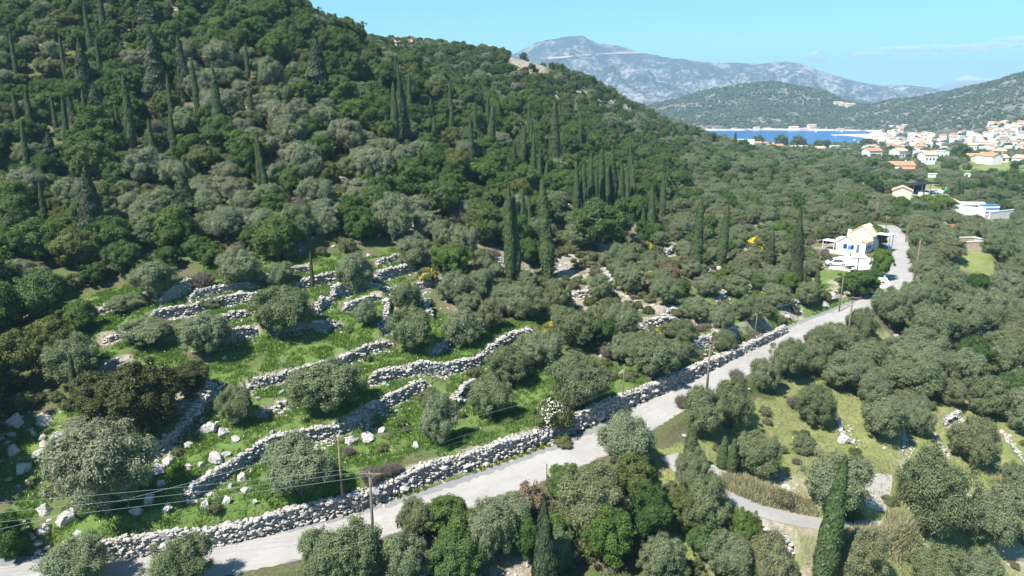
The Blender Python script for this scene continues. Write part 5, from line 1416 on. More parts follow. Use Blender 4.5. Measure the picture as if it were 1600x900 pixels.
# ------------------------------------------------------------------ grass, flowers, rubble
def sample_cover(n, chan, rmax=150, thr=0.4):
    a = rng.uniform(R(-42), R(42), n); r = np.sqrt(rng.uniform(45 ** 2, rmax ** 2, n))
    x, y = r * np.sin(a), r * np.cos(a)
    t = (a - TH0) / (TH1 - TH0) * (NT - 1); k_ = np.interp(np.log(r), LRR, np.arange(NR))
    c = cov[np.clip(np.rint(k_).astype(int), 0, NR - 1), np.clip(np.rint(t).astype(int), 0, NT - 1)]
    m = (c[:, chan] > thr) & (c[:, 2] < 0.5) & (rng.random(n) < sstep(0.30, 0.55, fbm(x / 1.6, y / 1.6, 91 + chan, 3)))
    d, *_ = seg_dist(x[m], y[m], road[::3])
    x, y = x[m][d > 3.6], y[m][d > 3.6]
    d, *_ = seg_dist(x, y, track[::3])
    return x[d > 1.5], y[d > 1.5]
def tufts(name, x, y, hmin, hmax, mat, label, blades=4, wid=0.10):
    n = len(x); z = gz(x, y)
    C = np.repeat(np.c_[x, y, z], blades, 0) + np.c_[rng.normal(0, 0.13, (n * blades, 2)), np.zeros(n * blades)]
    h = rng.uniform(hmin, hmax, n * blades); a = rng.uniform(0, 2 * math.pi, n * blades)
    dx = np.c_[np.cos(a), np.sin(a), np.zeros(len(a))] * wid / 2
    tip = C + np.c_[rng.normal(0, 0.35, (len(a), 2)) * h[:, None], h]
    V = np.stack([C - dx - [0, 0, 0.04], C + dx - [0, 0, 0.04], tip], 1).reshape(-1, 3)
    t = np.repeat(np.clip(rng.normal(0.5, 0.25, len(a)), 0, 1), 3)
    o = link(name, mesh_np(name, V, np.arange(len(V)), np.arange(len(V) // 3) * 3, [mat], False, {'tint': (t, 'POINT')}))
    return tag(o, label, kind='stuff')
x, y = sample_cover(380000, 0)
tufts('grass', x, y, 0.12, 0.55, M['grass'], 'lush spring grass on the terraces')
x, y = sample_cover(90000, 1, 130)
tufts('dry_grass', x, y, 0.12, 0.40, M['drygrass'], 'dry straw coloured grass in the lower field', 3)
a_ = rng.uniform(R(10), R(36), 60000); r_ = rng.uniform(66, 92, len(a_)); x, y = r_ * np.sin(a_), r_ * np.cos(a_)
u, v, d = proj(x, y, gz(x, y))
m = in_poly(u, v, [(1130, 742), (1180, 752), (1275, 788), (1275, 808), (1180, 786), (1120, 758)]) | in_poly(u, v, [(1385, 800), (1425, 805), (1435, 860), (1400, 880), (1370, 840), (1300, 838), (1300, 832), (1380, 826)])
tufts('bank_grass', x[m], y[m], 0.3, 0.9, M['drygrass'], 'tall straw coloured grass on the banks of the farm track', 4)
# verge of the road under the wall
s_ = rng.uniform(0, len(road) - 1, 5200); i_ = s_.astype(int)
tt = np.gradient(road[:, :2], axis=0); tt /= np.linalg.norm(tt, axis=1, keepdims=True)
off = -(ROAD_HW + 0.45 + np.abs(rng.normal(0.1, 0.4, len(s_))))
x, y = road[i_, 0] + tt[i_, 1] * off, road[i_, 1] - tt[i_, 0] * off
m = fbm(s_ / 6, s_ * 0, 33, 3) > 0.43
tufts('verge_grass', x[m], y[m], 0.15, 0.5, M['grass'], 'green weeds along the foot of the roadside wall', 4, 0.12)
def specks(name, x, y, zlo, zhi, size, mat, label):
    n = len(x); C = np.c_[x, y, gz(x, y) + rng.uniform(zlo, zhi, n)]
    V = leaf_quads(C, unit(n) + [0, 0, 0.8], size * rng.uniform(0.7, 1.3, n), size * rng.uniform(0.6, 1.1, n))
    o = link(name, mesh_np(name, V, np.arange(len(V)), np.arange(n) * 4, [mat]))
    return tag(o, label, kind='stuff')
m2 = m & (fbm(s_ / 9, s_ * 0 + 4, 35, 3) > 0.50) & (rng.random(len(m)) < 0.5)
specks('yellow_flowers', x[m2], y[m2], 0.2, 0.5, 0.13, M['yellow'], 'yellow wildflowers along the road verge')
x, y = sample_cover(16000, 0, 125)
m = fbm(x / 5, y / 5, 44, 3) > 0.52
specks('white_flowers', x[m], y[m], 0.3, 0.75, 0.13, M['white_flower'], 'white asphodel spikes scattered in the terrace grass')
# loose stones on bare and terraced ground
a = rng.uniform(R(-42), R(42), 60000); r = np.sqrt(rng.uniform(50 ** 2, 190 ** 2, len(a))); x, y = r * np.sin(a), r * np.cos(a)
t_ = (a - TH0) / (TH1 - TH0) * (NT - 1); k_ = np.interp(np.log(r), LRR, np.arange(NR))
c = cov[np.rint(k_).astype(int), np.rint(t_).astype(int)]
m = (rng.random(len(a)) < c[:, 2] * 0.35 + 0.012) & ~off_limits(x, y)
left_rock = in_poly(*proj(x, y, gz(x, y))[:2], [(0, 640), (110, 640), (125, 720), (60, 760), (0, 770)]) | in_poly(*proj(x, y, gz(x, y))[:2], [(40, 790), (140, 800), (150, 870), (40, 880)])
m |= left_rock & (rng.random(len(a)) < 0.15)
x, y = x[m], y[m]; S_ = rng.lognormal(-1.75, 0.5, len(x)) * np.where(left_rock[m], 1.5, 1.0)
o = link('rubble', stone_mesh('rubble', np.c_[x, y, gz(x, y) + S_ * 0.2], S_)); tag(o, 'loose limestone rubble strewn over the slope', kind='stuff')

# ------------------------------------------------------------------ poles and wires
POLES = {}
def utility_pole(key, u, vb, vt, label, arm=None, arm_len=2.2, r=0.13):
    """arm: direction in degrees of the crossarm on the ground plan"""
    q, d = hit(u, vb)
    dep = PITCH + math.atan((vb - 450) / FPX)
    H = (vb - vt) * d / FPX / math.cos(dep) * 1.02
    root = empty('utility_pole', q)
    tag(root, label, 'utility pole', 'poles along the road')
    MB().tube([(0, 0, -0.6), (0, 0, H * 0.5), (0, 0, H)], [r * 1.15, r, r * 0.8], 10).build('shaft', M['pole'], root, True)
    tips = [np.array([0, 0, H - 0.1])]
    if arm is not None:
        a = R(arm); dx = np.array([math.cos(a), math.sin(a), 0])
        MB().box((0, 0, 0), (arm_len, 0.13, 0.14)).build('crossarm', M['pole'], root).location = (-math.sin(a) * -0.16, math.cos(a) * -0.16, H - 0.18)
        root.children[-1].rotation_euler = (0, 0, a)
        tips = []
        for s in (-0.45, -0.05, 0.45):
            p_ = dx * s * arm_len + np.array([math.sin(a) * 0.16, -math.cos(a) * 0.16, H - 0.1])
            o = MB().tube([(0, 0, 0), (0, 0, 0.1), (0, 0, 0.13), (0, 0, 0.2)], [0.025, 0.03, 0.055, 0.035], 8).build('insulator', M['insul'], root)
            o.location = p_; tips.append(p_ + np.array([0, 0, 0.2]))
        for s in (-1, 1):
            MB().tube([dx * s * arm_len * 0.28 + np.array([0, 0, H - 0.22]), (0, 0, H - 0.9)], 0.022, 5).build('brace', M['metal'], root)
    POLES[key] = dict(loc=np.array(q), H=H, tips=[np.array(q) + t_ for t_ in tips])
    return root
utility_pole('p1', 585, 868, 752, 'wooden pole with slanted crossarm on the near side of the road', -38, 2.4, 0.14)
utility_pole('p2', 537, 806, 697, 'plain wooden pole standing against the roadside wall')
utility_pole('p3', 1103, 628, 537, 'T-topped wooden pole at the road bend', -6, 2.5, 0.15)
utility_pole('p4', 972, 642, 573, 'thin pole between roadside wall and road', None, 0, 0.08)
utility_pole('p5', 1322, 546, 467, 'T-topped wooden pole rising from the roadside olives', -4, 2.6, 0.15)
utility_pole('p6', 1311, 487, 434, 'slim dark pole beside the quarried rock at the road edge', None, 0, 0.10)
utility_pole('p7', 1178, 541, 491, 'slim pole behind the roadside wall in the scrub', None, 0, 0.08)
utility_pole('p8', 1427, 449, 378, 'tall plain pole on the right of the upper road', None, 0, 0.14)
utility_pole('p9', 1415, 378, 352, 'short pole near the crest of the road', None, 0, 0.10)
utility_pole('p10', 1384, 355, 337, 'small pole behind the house canopy', None, 0, 0.10)
utility_pole('p11', 1368, 346, 313, 'double-armed pole beyond the house', 2, 4.2, 0.13)
utility_pole('p12', 1338, 432, 403, 'pole with crossarm in the house yard', 0, 3.0, 0.12)
utility_pole('p13', 1420, 404, 381, 'grey lamp-like post beside the upper road', None, 0, 0.07)
def wire(a, b, label, sag=0.6, r=0.0045, name='overhead_wire'):
    t = np.linspace(0, 1, 25)[:, None]
    Pn = np.asarray(a) * (1 - t) + np.asarray(b) * t
    Pn[:, 2] -= sag * 4 * (t * (1 - t))[:, 0]
    o = MB().tube(Pn, r, 5).build(name, M['wire'])
    return tag(o, label, 'wire', 'overhead wires')
p1, p3, p5, p11, p12 = (POLES[k_]['tips'] for k_ in ('p1', 'p3', 'p5', 'p11', 'p12'))
lo = [pt(-170, 797, 62), pt(-170, 815, 62), pt(-170, 832, 62)]
for i, nm in enumerate(('upper', 'middle', 'lower')):
    wire(p1[i], lo[i], f'{nm} thin wire crossing the lower terraces from the slanted crossarm pole', 0.35, 0.011)
    wire(p1[i], p3[i], f'{nm} wire strung from the slanted crossarm pole to the bend pole', 1.0)
    wire(p3[i], p5[i], f'{nm} wire strung from the bend pole to the pole among olives', 0.8)
    wire(p5[i], p12[i], f'{nm} wire strung from the pole among olives to the house yard', 0.8)
    wire(p12[i], p11[i], f'{nm} wire strung from the house yard to the double-armed pole', 0.8)
wire(POLES['p2']['tips'][0], POLES['p4']['tips'][0], 'dark cable sagging along above the roadside wall', 1.6, 0.010)
wire(POLES['p4']['tips'][0], POLES['p7']['tips'][0], 'cable continuing along the roadside wall to the scrub pole', 1.0, 0.014)
wire(POLES['p7']['tips'][0], POLES['p6']['tips'][0], 'cable between the scrub pole and the dark pole', 0.7, 0.014)
wire(POLES['p2']['tips'][0], pt(-170, 862, 64), 'cable running low along the near roadside wall', 0.7, 0.014)
wire(POLES['p8']['tips'][0], pt(1720, 470, 125), 'wire leading over the olive grove from the upper road pole', 0.9, 0.012)
wire(p5[2], hit(1455, 612)[0], 'stay wire slanting down through the roadside olives', 0.2, 0.014)
for i, (u, v) in enumerate(((628, 905), (640, 912))):
    wire(POLES['p1']['loc'] + np.array([0, 0, POLES['p1']['H'] - 0.6]), hit(u, v)[0], ('inner', 'outer')[i] + ' guy wire of the slanted crossarm pole', 0.02, 0.010, 'guy_wire')
# thin iron post at the lower road edge
q, d = hit(854, 757)
o = MB().tube([(0, 0, -0.3), (0, 0, 2.4)], 0.05, 6).box((0, 0, 2.42), (0.16, 0.16, 0.05)).build('iron_post', M['twig']); o.location = q
tag(o, 'thin dark iron post at the lower road edge', 'post')

# ------------------------------------------------------------------ the pale blue house
def part(mb, name, mat, root, label=None):
    o = mb.build(name, M[mat], root)
    if label: o['label'] = label
    return o
def window_part(root, c, w_, h_, axis, mat_f='bluepaint', name='window'):
    """frame proud of the wall with a pane set in it; axis: which way it faces ('x' or 'y', with sign)"""
    sg = 1 if axis[0] == '+' else -1
    if axis[1] == 'y':
        f = MB()
        for dx_, dz_, sx, sz_ in ((-w_ / 2, 0, 0.09, h_ + 0.09), (w_ / 2, 0, 0.09, h_ + 0.09), (0, h_ / 2, w_ - 0.09, 0.09), (0, -h_ / 2, w_ - 0.09, 0.09)):
            f.box((dx_, 0, dz_), (sx, 0.10, sz_))
        pn = MB().box((0, 0.01 * -sg, 0), (w_ - 0.09, 0.05, h_ - 0.09))
    else:
        f = MB()
        for dy_, dz_, sy, sz_ in ((-w_ / 2, 0, 0.09, h_ + 0.09), (w_ / 2, 0, 0.09, h_ + 0.09), (0, h_ / 2, w_ - 0.09, 0.09), (0, -h_ / 2, w_ - 0.09, 0.09)):
            f.box((0, dy_, dz_), (0.10, sy, sz_))
        pn = MB().box((0.01 * -sg, 0, 0), (0.05, w_ - 0.09, h_ - 0.09))
    fo = f.build(name, M[mat_f], root); fo.location = c
    pn.build('pane', M['glass'], fo)
    return fo
def gable_wall(x0, x1, y0, y1, h, rise, axis='y'):
    """a block with gable ends; ridge along the axis"""
    if axis == 'y':
        xm = (x0 + x1) / 2
        V = [(x0, y0, -0.8), (x1, y0, -0.8), (x1, y0, h), (xm, y0, h + rise), (x0, y0, h), (x0, y1, -0.8), (x1, y1, -0.8), (x1, y1, h), (xm, y1, h + rise), (x0, y1, h)]
    else:
        ym = (y0 + y1) / 2
        V = [(x0, y1, -0.8), (x0, y0, -0.8), (x0, y0, h), (x0, ym, h + rise), (x0, y1, h), (x1, y1, -0.8), (x1, y0, -0.8), (x1, y0, h), (x1, ym, h + rise), (x1, y1, h)]
    return V, [(0, 1, 2, 3, 4), (9, 8, 7, 6, 5), (1, 6, 7, 2), (5, 0, 4, 9), (2, 7, 8, 3), (3, 8, 9, 4)]

H0 = empty('house', (house_p[0], house_p[1], house_z), R(-46), (0.76, 0.76, 0.86))
tag(H0, 'pale blue and cream house with peach tiled gable roofs beside the road', 'house')
part(MB().add(*gable_wall(-3.1, 3.1, 0, 8.5, 2.6, 1.9)), 'wall', 'paleblue', H0, 'pale blue front wall with a gable')
part(MB().gable(-3.1, 3.1, 0, 8.5, 2.62, 1.92, 0.35, 0.16, 'y'), 'roof', 'peach', H0)
part(MB().add(*gable_wall(-2.6, 4.8, 8.52, 14.5, 4.1, 2.5)), 'wall', 'cream', H0, 'cream upper wall with a gable')
part(MB().gable(-2.6, 4.8, 8.52, 14.5, 4.12, 2.52, 0.35, 0.16, 'y'), 'roof', 'peach', H0)
part(MB().box((4.2, 4.2, 1.1), (2.15, 5.4, 3.8)), 'wall', 'white', H0, 'white side wing of the house')
V = [(3.5, 1.2, 3.35), (3.5, 7.2, 3.35), (5.75, 7.2, 3.02), (5.75, 1.2, 3.02)]
part(MB().add(V + [(a_, b_, c_ + 0.15) for a_, b_, c_ in V], [(3, 2, 1, 0)[::-1], (7, 6, 5, 4)[::1], (0, 1, 5, 4), (1, 2, 6, 5), (2, 3, 7, 6), (3, 0, 4, 7)]), 'porch_roof', 'paleterra', H0, 'faded terracotta porch roof')
window_part(H0, (-0.3, -0.02, 1.6), 1.1, 1.3, '-y')
window_part(H0, (1.9, -0.02, 1.6), 0.9, 1.2, '-y')
for yy in (2.4, 4.0, 5.6): window_part(H0, (5.30, yy, 1.5), 0.9, 1.2, '+x')
dr = part(MB().box((1.0, -0.03, 0.9), (0.0 + 0.95, 0.08, 2.1)), 'door', 'bluepaint', H0); part(MB().box((1.35, -0.09, 0.9), (0.06, 0.05, 0.14)), 'handle', 'metal', dr)
cn = part(MB().box((7.2, 11.5, 4.6), (4.4, 3.4, 0.16)), 'canopy', 'white', H0, 'white flat canopy on slim posts')
for x_, y_ in ((9.2, 10.0), (9.2, 13.0), (5.3, 10.0)): part(MB().box((x_, y_, 1.85), (0.14, 0.14, 5.3)), 'post', 'bluepaint', cn)
cn = part(MB().box((-5.4, 1.2, 2.5), (3.9, 3.2, 0.16)), 'canopy', 'white', H0, 'white flat canopy over the terrace')
for x_, y_ in ((-7.2, -0.2), (-7.2, 2.6), (-3.7, -0.2)): part(MB().box((x_, y_, 0.8), (0.14, 0.14, 3.2)), 'post', 'white', cn)
part(MB().box((-4.0, 6.0, 1.5), (1.6, 4.5, 3.0)), 'side_wing', 'white', H0)
tank = MB().tube([(-3.0, 9.6, 3.9), (-3.0, 9.6, 4.0), (-3.0, 9.6, 4.9), (-3.0, 9.6, 5.05)], [0.4, 0.55, 0.55, 0.3], 14).box((-3.0, 9.6, 3.2), (0.9, 0.9, 1.6))
part(tank, 'water_tank', 'white', H0)
part(MB().box((0.5, -2.6, 0.02), (11.5, 5.0, 0.30)).box((-5.2, -5.0, 0.35), (0.2, 3.0, 0.9)).box((0.6, -5.2, 0.35), (11.0, 0.2, 0.9)), 'terrace', 'concrete', H0, 'white paved terrace with low wall')
for x_ in (3.4, 6.6): part(MB().box((x_, -6.3, 0.6), (0.45, 0.45, 2.2)).box((x_, -6.3, 1.78), (0.6, 0.6, 0.14)), 'gate_pillar', 'white', H0)
# white yard wall along the drive
dpath = drive
tt2 = np.gradient(dpath[:, :2], axis=0); tt2 /= np.linalg.norm(tt2, axis=1, keepdims=True)
yard = MB()
for i in range(2, len(dpath) - 8, 2):
    a_ = dpath[i]; b_ = dpath[i + 2]; nrm_ = np.array([tt2[i, 1], -tt2[i, 0]]) * 2.2
    c_ = (a_ + b_) / 2; yard.box((c_[0] + nrm_[0], c_[1] + nrm_[1], c_[2] + 0.25), (np.hypot(*(b_ - a_)[:2]) * 1.02, 0.22, 0.9), math.atan2(b_[1] - a_[1], b_[0] - a_[0]))
o = yard.build('garden_wall', M['white']); tag(o, 'low white garden wall edging the white drive', 'wall')

# car
def car(loc, rz, label, sc=1.0, paint='carpaint', group='parked cars'):
    root = empty('parked_car', loc, rz, sc)
    tag(root, label, 'car', group)
    prof = [(-2.1, 0.35), (2.1, 0.35), (2.12, 0.72), (1.35, 0.92), (0.65, 1.42), (-0.9, 1.48), (-1.75, 1.05), (-2.12, 0.95)]
    n = len(prof)
    V = []
    for y_, s_ in ((-0.82, 1), (0.82, 1)):
        for x_, z_ in prof: V.append((x_, y_ * (0.82 if z_ > 1.2 else 1.0), z_))
    F = [tuple(range(n)), tuple(range(2 * n - 1, n - 1, -1))] + [(i, n + i, n + (i + 1) % n, (i + 1) % n) for i in range(n)]
    MB().add(V, F).build('body', M[paint], root)
    for sg in (-1, 1):
        q = [(0.98, 0.97), (0.55, 1.36), (-0.85, 1.40), (-1.35, 1.05)]
        V = [(x_, sg * (0.83 - (0.12 if z_ > 1.2 else 0.0)) , z_) for x_, z_ in q] + [(x_, sg * (0.86 - (0.12 if z_ > 1.2 else 0.0)), z_) for x_, z_ in q]
        MB().add(V, [(0, 1, 2, 3), (7, 6, 5, 4), (0, 4, 5, 1), (1, 5, 6, 2), (2, 6, 7, 3), (3, 7, 4, 0)]).build('side_window', M['glass'], root)
    V = [(1.32, -0.72, 0.96), (1.32, 0.72, 0.96), (0.70, 0.62, 1.40), (0.70, -0.62, 1.40)]
    MB().add(V + [(a_ + 0.03, b_, c_ + 0.03) for a_, b_, c_ in V], [(3, 2, 1, 0), (4, 5, 6, 7), (0, 1, 5, 4), (1, 2, 6, 5), (2, 3, 7, 6), (3, 0, 4, 7)]).build('windscreen', M['glass'], root)
    for x_ in (-1.3, 1.3):
        for y_ in (-0.80, 0.80):
            wh_ = MB().tube([(x_, y_ - 0.1, 0.33), (x_, y_ + 0.1, 0.33)], 0.33, 14).build('wheel', M['tyre'], root)
            MB().tube([(x_, y_ - 0.115, 0.33), (x_, y_ + 0.115, 0.33)], 0.19, 10).build('rim', M['metal'], wh_)
    for y_ in (-0.6, 0.6): MB().box((2.10, y_, 0.72), (0.08, 0.34, 0.16)).build('headlight', M['white'], root)
    return root
cq, cd = hit(1306, 415)
car((cq[0], cq[1], float(gz(cq[0], cq[1])) + 0.03), R(168), 'silver car parked in the white yard below the house')

# roofless block shell
q = ruin_p
RB = empty('building_shell', (q[0], q[1] + 2.0, ruin_z), R(8))
tag(RB, 'roofless clay block building shell with a white concrete rim in the olives', 'building')
W_, L_ = 8.0, 5.2
def wall_open(x0, x1, z1, holes):
    """wall panel along x at y=0 with openings (xc, w, z0, z1)"""
    mb = MB(); xs = x0
    for xc, w_, za, zb in holes:
        mb.box(((xs + xc - w_ / 2) / 2, 0, z1 / 2), (xc - w_ / 2 - xs, 0.25, z1))
        if za > 0: mb.box((xc, 0, za / 2), (w_, 0.25, za))
        mb.box((xc, 0, (zb + z1) / 2), (w_, 0.25, z1 - zb)); xs = xc + w_ / 2
    mb.box(((xs + x1) / 2, 0, z1 / 2), (x1 - xs, 0.25, z1))
    return mb
part(wall_open(-W_ / 2, W_ / 2, 2.9, []), 'wall', 'block', RB).location = (0, -L_ / 2, -0.3)
part(wall_open(-W_ / 2, W_ / 2, 2.9, [(-2.4, 0.9, 1.0, 2.1), (1.6, 1.2, 0.9, 2.2)]), 'wall', 'block', RB).location = (0, L_ / 2, -0.3)
for sx in (-1, 1):
    o = part(wall_open(-L_ / 2 + 0.13, L_ / 2 - 0.13, 2.9, [(0.3, 0.9, 0.9, 2.1)]), 'wall', 'block', RB); o.rotation_euler = (0, 0, math.pi / 2); o.location = (sx * (W_ / 2 - 0.13), 0, -0.3)
rim = MB()
for y_ in (-L_ / 2, L_ / 2): rim.box((0, y_, 2.75), (W_ + 0.1, 0.42, 0.3))
for x_ in (-W_ / 2 + 0.16, W_ / 2 - 0.16): rim.box((x_, 0, 2.75), (0.42, L_ - 0.42, 0.3))
part(rim, 'rim', 'concrete', RB)

# ------------------------------------------------------------------ further houses, sheds and the town
def house(u, v, w_, l_, h_, rz, wall, roof, label, name='house', group=None, rise=None, d=None, z_up=0.0, wins=2, chim=False):
    q, dd = hit(u, v, 150) if d is None else (pt(u, v, d), d)
    z = float(gz(q[0], q[1])) + z_up
    root = empty(name, (q[0], q[1], z), rz)
    tag(root, label, 'house' if 'house' in name else 'shed' if 'shed' in name else 'building', group)
    rise = rise if rise is not None else w_ * 0.22
    if roof == 'flat':
        part(MB().box((0, 0, h_ / 2 - 1.0), (l_, w_, h_ + 2.0)), 'wall', wall, root)
        part(MB().box((0, 0, h_ + 0.12), (l_ + 0.3, w_ + 0.3, 0.22)), 'roof', 'concrete', root)
    else:
        V, F = gable_wall(-l_ / 2, l_ / 2, -w_ / 2, w_ / 2, h_, rise, 'x')
        V = [(a_, b_, c_ - (1.2 if c_ < 0 else 0)) for a_, b_, c_ in V]
        part(MB().add(V, F), 'wall', wall, root)
        ro = part(MB().gable(-l_ / 2, l_ / 2, -w_ / 2, w_ / 2, h_ + 0.02, rise + 0.02, 0.4, 0.2, 'x'), 'roof', roof, root)
        if chim: part(MB().box((l_ * 0.2, 0.2, h_ + rise + 0.4), (0.6, 0.6, 1.2)), 'chimney', 'white', ro)
    for i in range(wins):
        x_ = (i + 0.5) / wins * l_ - l_ / 2
        wn__ = part(MB().box((x_, -w_ / 2 - 0.02, h_ * 0.55), (1.1, 0.12, 1.3)), 'window', 'glass', root)
    return root
house(1408, 312, 7.5, 7.0, 4.2, R(62), 'cream', 'paleterra', 'pale house with pink gable roof beside the black canopy', wins=2)
house(1405, 268, 9, 15, 4.4, R(-6), 'white', 'terracotta', 'long white house with red roof and veranda above the storage yard', chim=True, wins=4)
house(1418, 270, 5, 8, 2.6, R(-6), 'bluepaint', 'terracotta', 'low blue-fronted wing with red roof at the long white house', wins=1)
house(1457, 250, 8, 9, 5.5, R(20), 'white', 'terracotta', 'white two storey house half hidden by trees in the valley', wins=3)
house(1483, 366, 4.5, 9, 2.4, R(-6), 'block', 'redroof', 'low shed with bright red sheet roof among the olives', 'shed', rise=0.7, wins=1)
house(1452, 368, 4, 8, 2.4, R(12), 'block', 'paleterra', 'small shed with faded tile roof beside the red one', 'shed', rise=0.9, wins=0)
house(1511, 330, 5.5, 11, 3.0, R(-8), 'metal', 'concrete', 'long grey sheet metal shed in the valley yard', 'shed', rise=0.7, wins=1)
house(1478, 326, 5, 6, 3.2, R(30), 'cream', 'peach', 'small cream hut at the end of the white yard wall', 'hut_house', wins=1)
house(1547, 253, 9, 20, 3.4, R(-4), 'cream', 'paleterra', 'long low building with grey and orange roof in the far olives', wins=3)
house(1548, 250, 6, 8, 3.0, R(-4), 'white', 'flat', 'white flat annex beside the long low building', wins=1)
house(1508, 277, 4, 12, 2.0, R(-10), 'white', 'flat', 'low white flat roofed hut in the far olive grove', 'shed', wins=1)
house(1460, 277, 4, 9, 2.0, R(5), 'white', 'flat', 'small white shed below the long white house', 'shed', wins=1)
# yard wall and canopy
for u0, v0, u1, v1, lab in ((1476, 327, 1538, 341, 'long bright white yard wall in the valley'), (1545, 342, 1582, 340, 'pale stretch of yard wall behind the olives')):
    a_, _ = hit(u0, v0, 150); b_, _ = hit(u1, v1, 150)
    m_ = (a_ + b_) / 2; ln = np.hypot(*(b_ - a_)[:2])
    o = MB().box((0, 0, 0.9), (ln, 0.3, 4.2)).box((0, 0, 3.06), (ln + 0.1, 0.5, 0.14)).build('yard_wall', M['white']); o.location = m_; o.rotation_euler = (0, 0, math.atan2(b_[1] - a_[1], b_[0] - a_[0])); tag(o, lab, 'wall')
a_, _ = hit(1413, 304, 150); b_, _ = hit(1466, 306, 150); m_ = (a_ + b_) / 2; ln = np.hypot(*(b_ - a_)[:2]); ang = math.atan2(b_[1] - a_[1], b_[0] - a_[0])
cn = empty('canopy', (m_[0], m_[1] + 6, m_[2]), ang); tag(cn, 'long black shade canopy over the storage yard', 'canopy')
part(MB().box((0, 0, 4.6), (ln, 7.0, 0.25)), 'canopy_roof', 'blackcanopy', cn)
part(MB().box((0, 3.3, 2.2), (ln, 0.12, 4.5)), 'back_panel', 'blackcanopy', cn)
for i in range(5):
    for y_ in (-3.2,): part(MB().box(((i / 4 - 0.5) * (ln - 0.4), y_, 2.0), (0.2, 0.2, 5.0)), 'post', 'metal', cn)
for i, (u, v, sc_) in enumerate(((1418, 301, 1), (1425, 299, 1), (1432, 301, 1), (1440, 302, 1.1), (1448, 302, 1), (1456, 302, 1), (1437, 305, 1), (1446, 306, 1), (1465, 302, 1.25))):
    q, d = hit(u, v, 150)
    car((q[0], q[1], float(gz(q[0], q[1]))), R(70 + 7 * (i % 3)), f'white vehicle parked at the black canopy, {ORD[i]} from the left' if i < 6 else ('white vehicle in front of the canopy row, left one', 'white vehicle in front of the canopy row, right one', 'larger white vehicle at the end of the black canopy')[i - 6], sc_, 'white', 'white vehicles in the storage yard')
q, d = hit(1543, 337, 150)
bs = empty('parked_bus', (q[0], q[1], float(gz(q[0], q[1]))), R(5)); tag(bs, 'stacked blue and white boats or coach bodies at the yard end', 'vehicle')
for i in range(3): part(MB().box((0, 0, 0.7 + i * 1.45), (7.5, 2.4, 0.75)), 'white_side', 'white', bs); part(MB().box((0, 0, 1.35 + i * 1.45), (7.2, 2.3, 0.62)), 'dark_band', 'bluepaint', bs)
q, d = hit(1477, 303, 150); o = MB().box((0, 0, 1.6), (1.0, 2.0, 3.6), 0, 0.4).build('green_cover', M['greensheet']); o.location = q; tag(o, 'bright green upright cover beside the storage yard', 'cover')
q, d = hit(1477, 315, 150); o = MB().box((0, 0, 0.9), (5.5, 4.0, 2.0), 0, 0.9).box((0, 0, 2.0), (5.2, 3.7, 0.2)).build('pool_tank', M['bluewater']); o.location = q; tag(o, 'pale blue tank near the valley yard', 'tank')

# the town round the bay
TOWN = [[(1345, 208), (1385, 206), (1430, 208), (1470, 216), (1470, 232), (1420, 236), (1345, 236), (1344, 222)], [(1470, 216), (1500, 212), (1600, 206), (1605, 240), (1540, 240), (1500, 236), (1470, 236)], [(1545, 195), (1610, 192), (1610, 210), (1545, 210)], [(1390, 198), (1420, 200), (1420, 210), (1385, 208)], [(1150, 229), (1330, 233), (1335, 240), (1160, 237)], [(1350, 238), (1480, 241), (1600, 240), (1600, 258), (1480, 258), (1350, 252)]]
placed = []
TL = {0: 'in the town centre', 1: 'below the right-hand hill', 2: 'above the town', 3: 'behind the town', 4: 'on the near shore', 5: 'on the valley floor'}
cnts = {}
for zi, (poly, num) in enumerate(zip(TOWN, (64, 50, 16, 8, 16, 14))):
    tries = 0; got = 0
    xs = [p_[0] for p_ in poly]; ys = [p_[1] for p_ in poly]
    while got < num and tries < 3000:
        tries += 1
        u, v = rng.uniform(min(xs), max(xs)), rng.uniform(min(ys), max(ys))
        if not in_poly(np.array([u]), np.array([v]), poly)[0]: continue
        q, d = hit(u, v, 400)
        if q[2] < 1.2 or d < 480: continue
        if any(math.hypot(q[0] - a_, q[1] - b_) < 12.5 for a_, b_ in placed): continue
        placed.append((q[0], q[1])); got += 1
        flat = rng.random() < 0.28
        wl = rng.choice(['white', 'white', 'white', 'cream', 'paleblue'], p=[0.3, 0.25, 0.2, 0.2, 0.05])
        rf = 'flat' if flat else str(rng.choice(['terracotta', 'paleterra', 'paleterra']))
        w_, l_, h_ = rng.uniform(6, 9.5), rng.uniform(7, 13), rng.uniform(3.5, 7.5)
        desc = f"{'pale blue' if wl == 'paleblue' else wl} house with {'flat roof' if flat else 'orange tiled roof' if rf == 'terracotta' else 'faded pink roof'} {TL[zi]}"
        placed_r = house(u, v, w_, l_, h_, rng.uniform(-0.6, 0.6) + (math.pi / 2 if rng.random() < 0.35 else 0), str(wl), rf, desc, 'house', desc, d=d, wins=3 if d < 1150 else 0)
        cnts.setdefault(desc, []).append((u, placed_r))
for desc, hs in cnts.items():
    hs.sort(key=lambda h: h[0])
    if len(hs) > 1:
        for i, (u, h) in enumerate(hs): h['label'] = f'{desc}, {ORD[min(i, 38)]} from the left'
    for u, h in hs: h['group'] = 'houses of the distant town'
for u, v, w_, l_, h_, lab in ((1182, 203, 8, 14, 6, 'lone white house on the far shore'), (1240, 203, 10, 22, 7, 'white villa among trees on the far shore'), (1268, 200, 10, 20, 7, 'large cream villa above the far shore'), (1255, 204, 7, 22, 4, 'long white building on the far quay'), (1312, 205, 7, 16, 5, 'white house on the far shore near the pines')):
    house(u, v, w_, l_, h_, 0.1, 'white' if 'white' in lab else 'cream', 'paleterra', lab, 'house', 'houses on the far shore', wins=0)
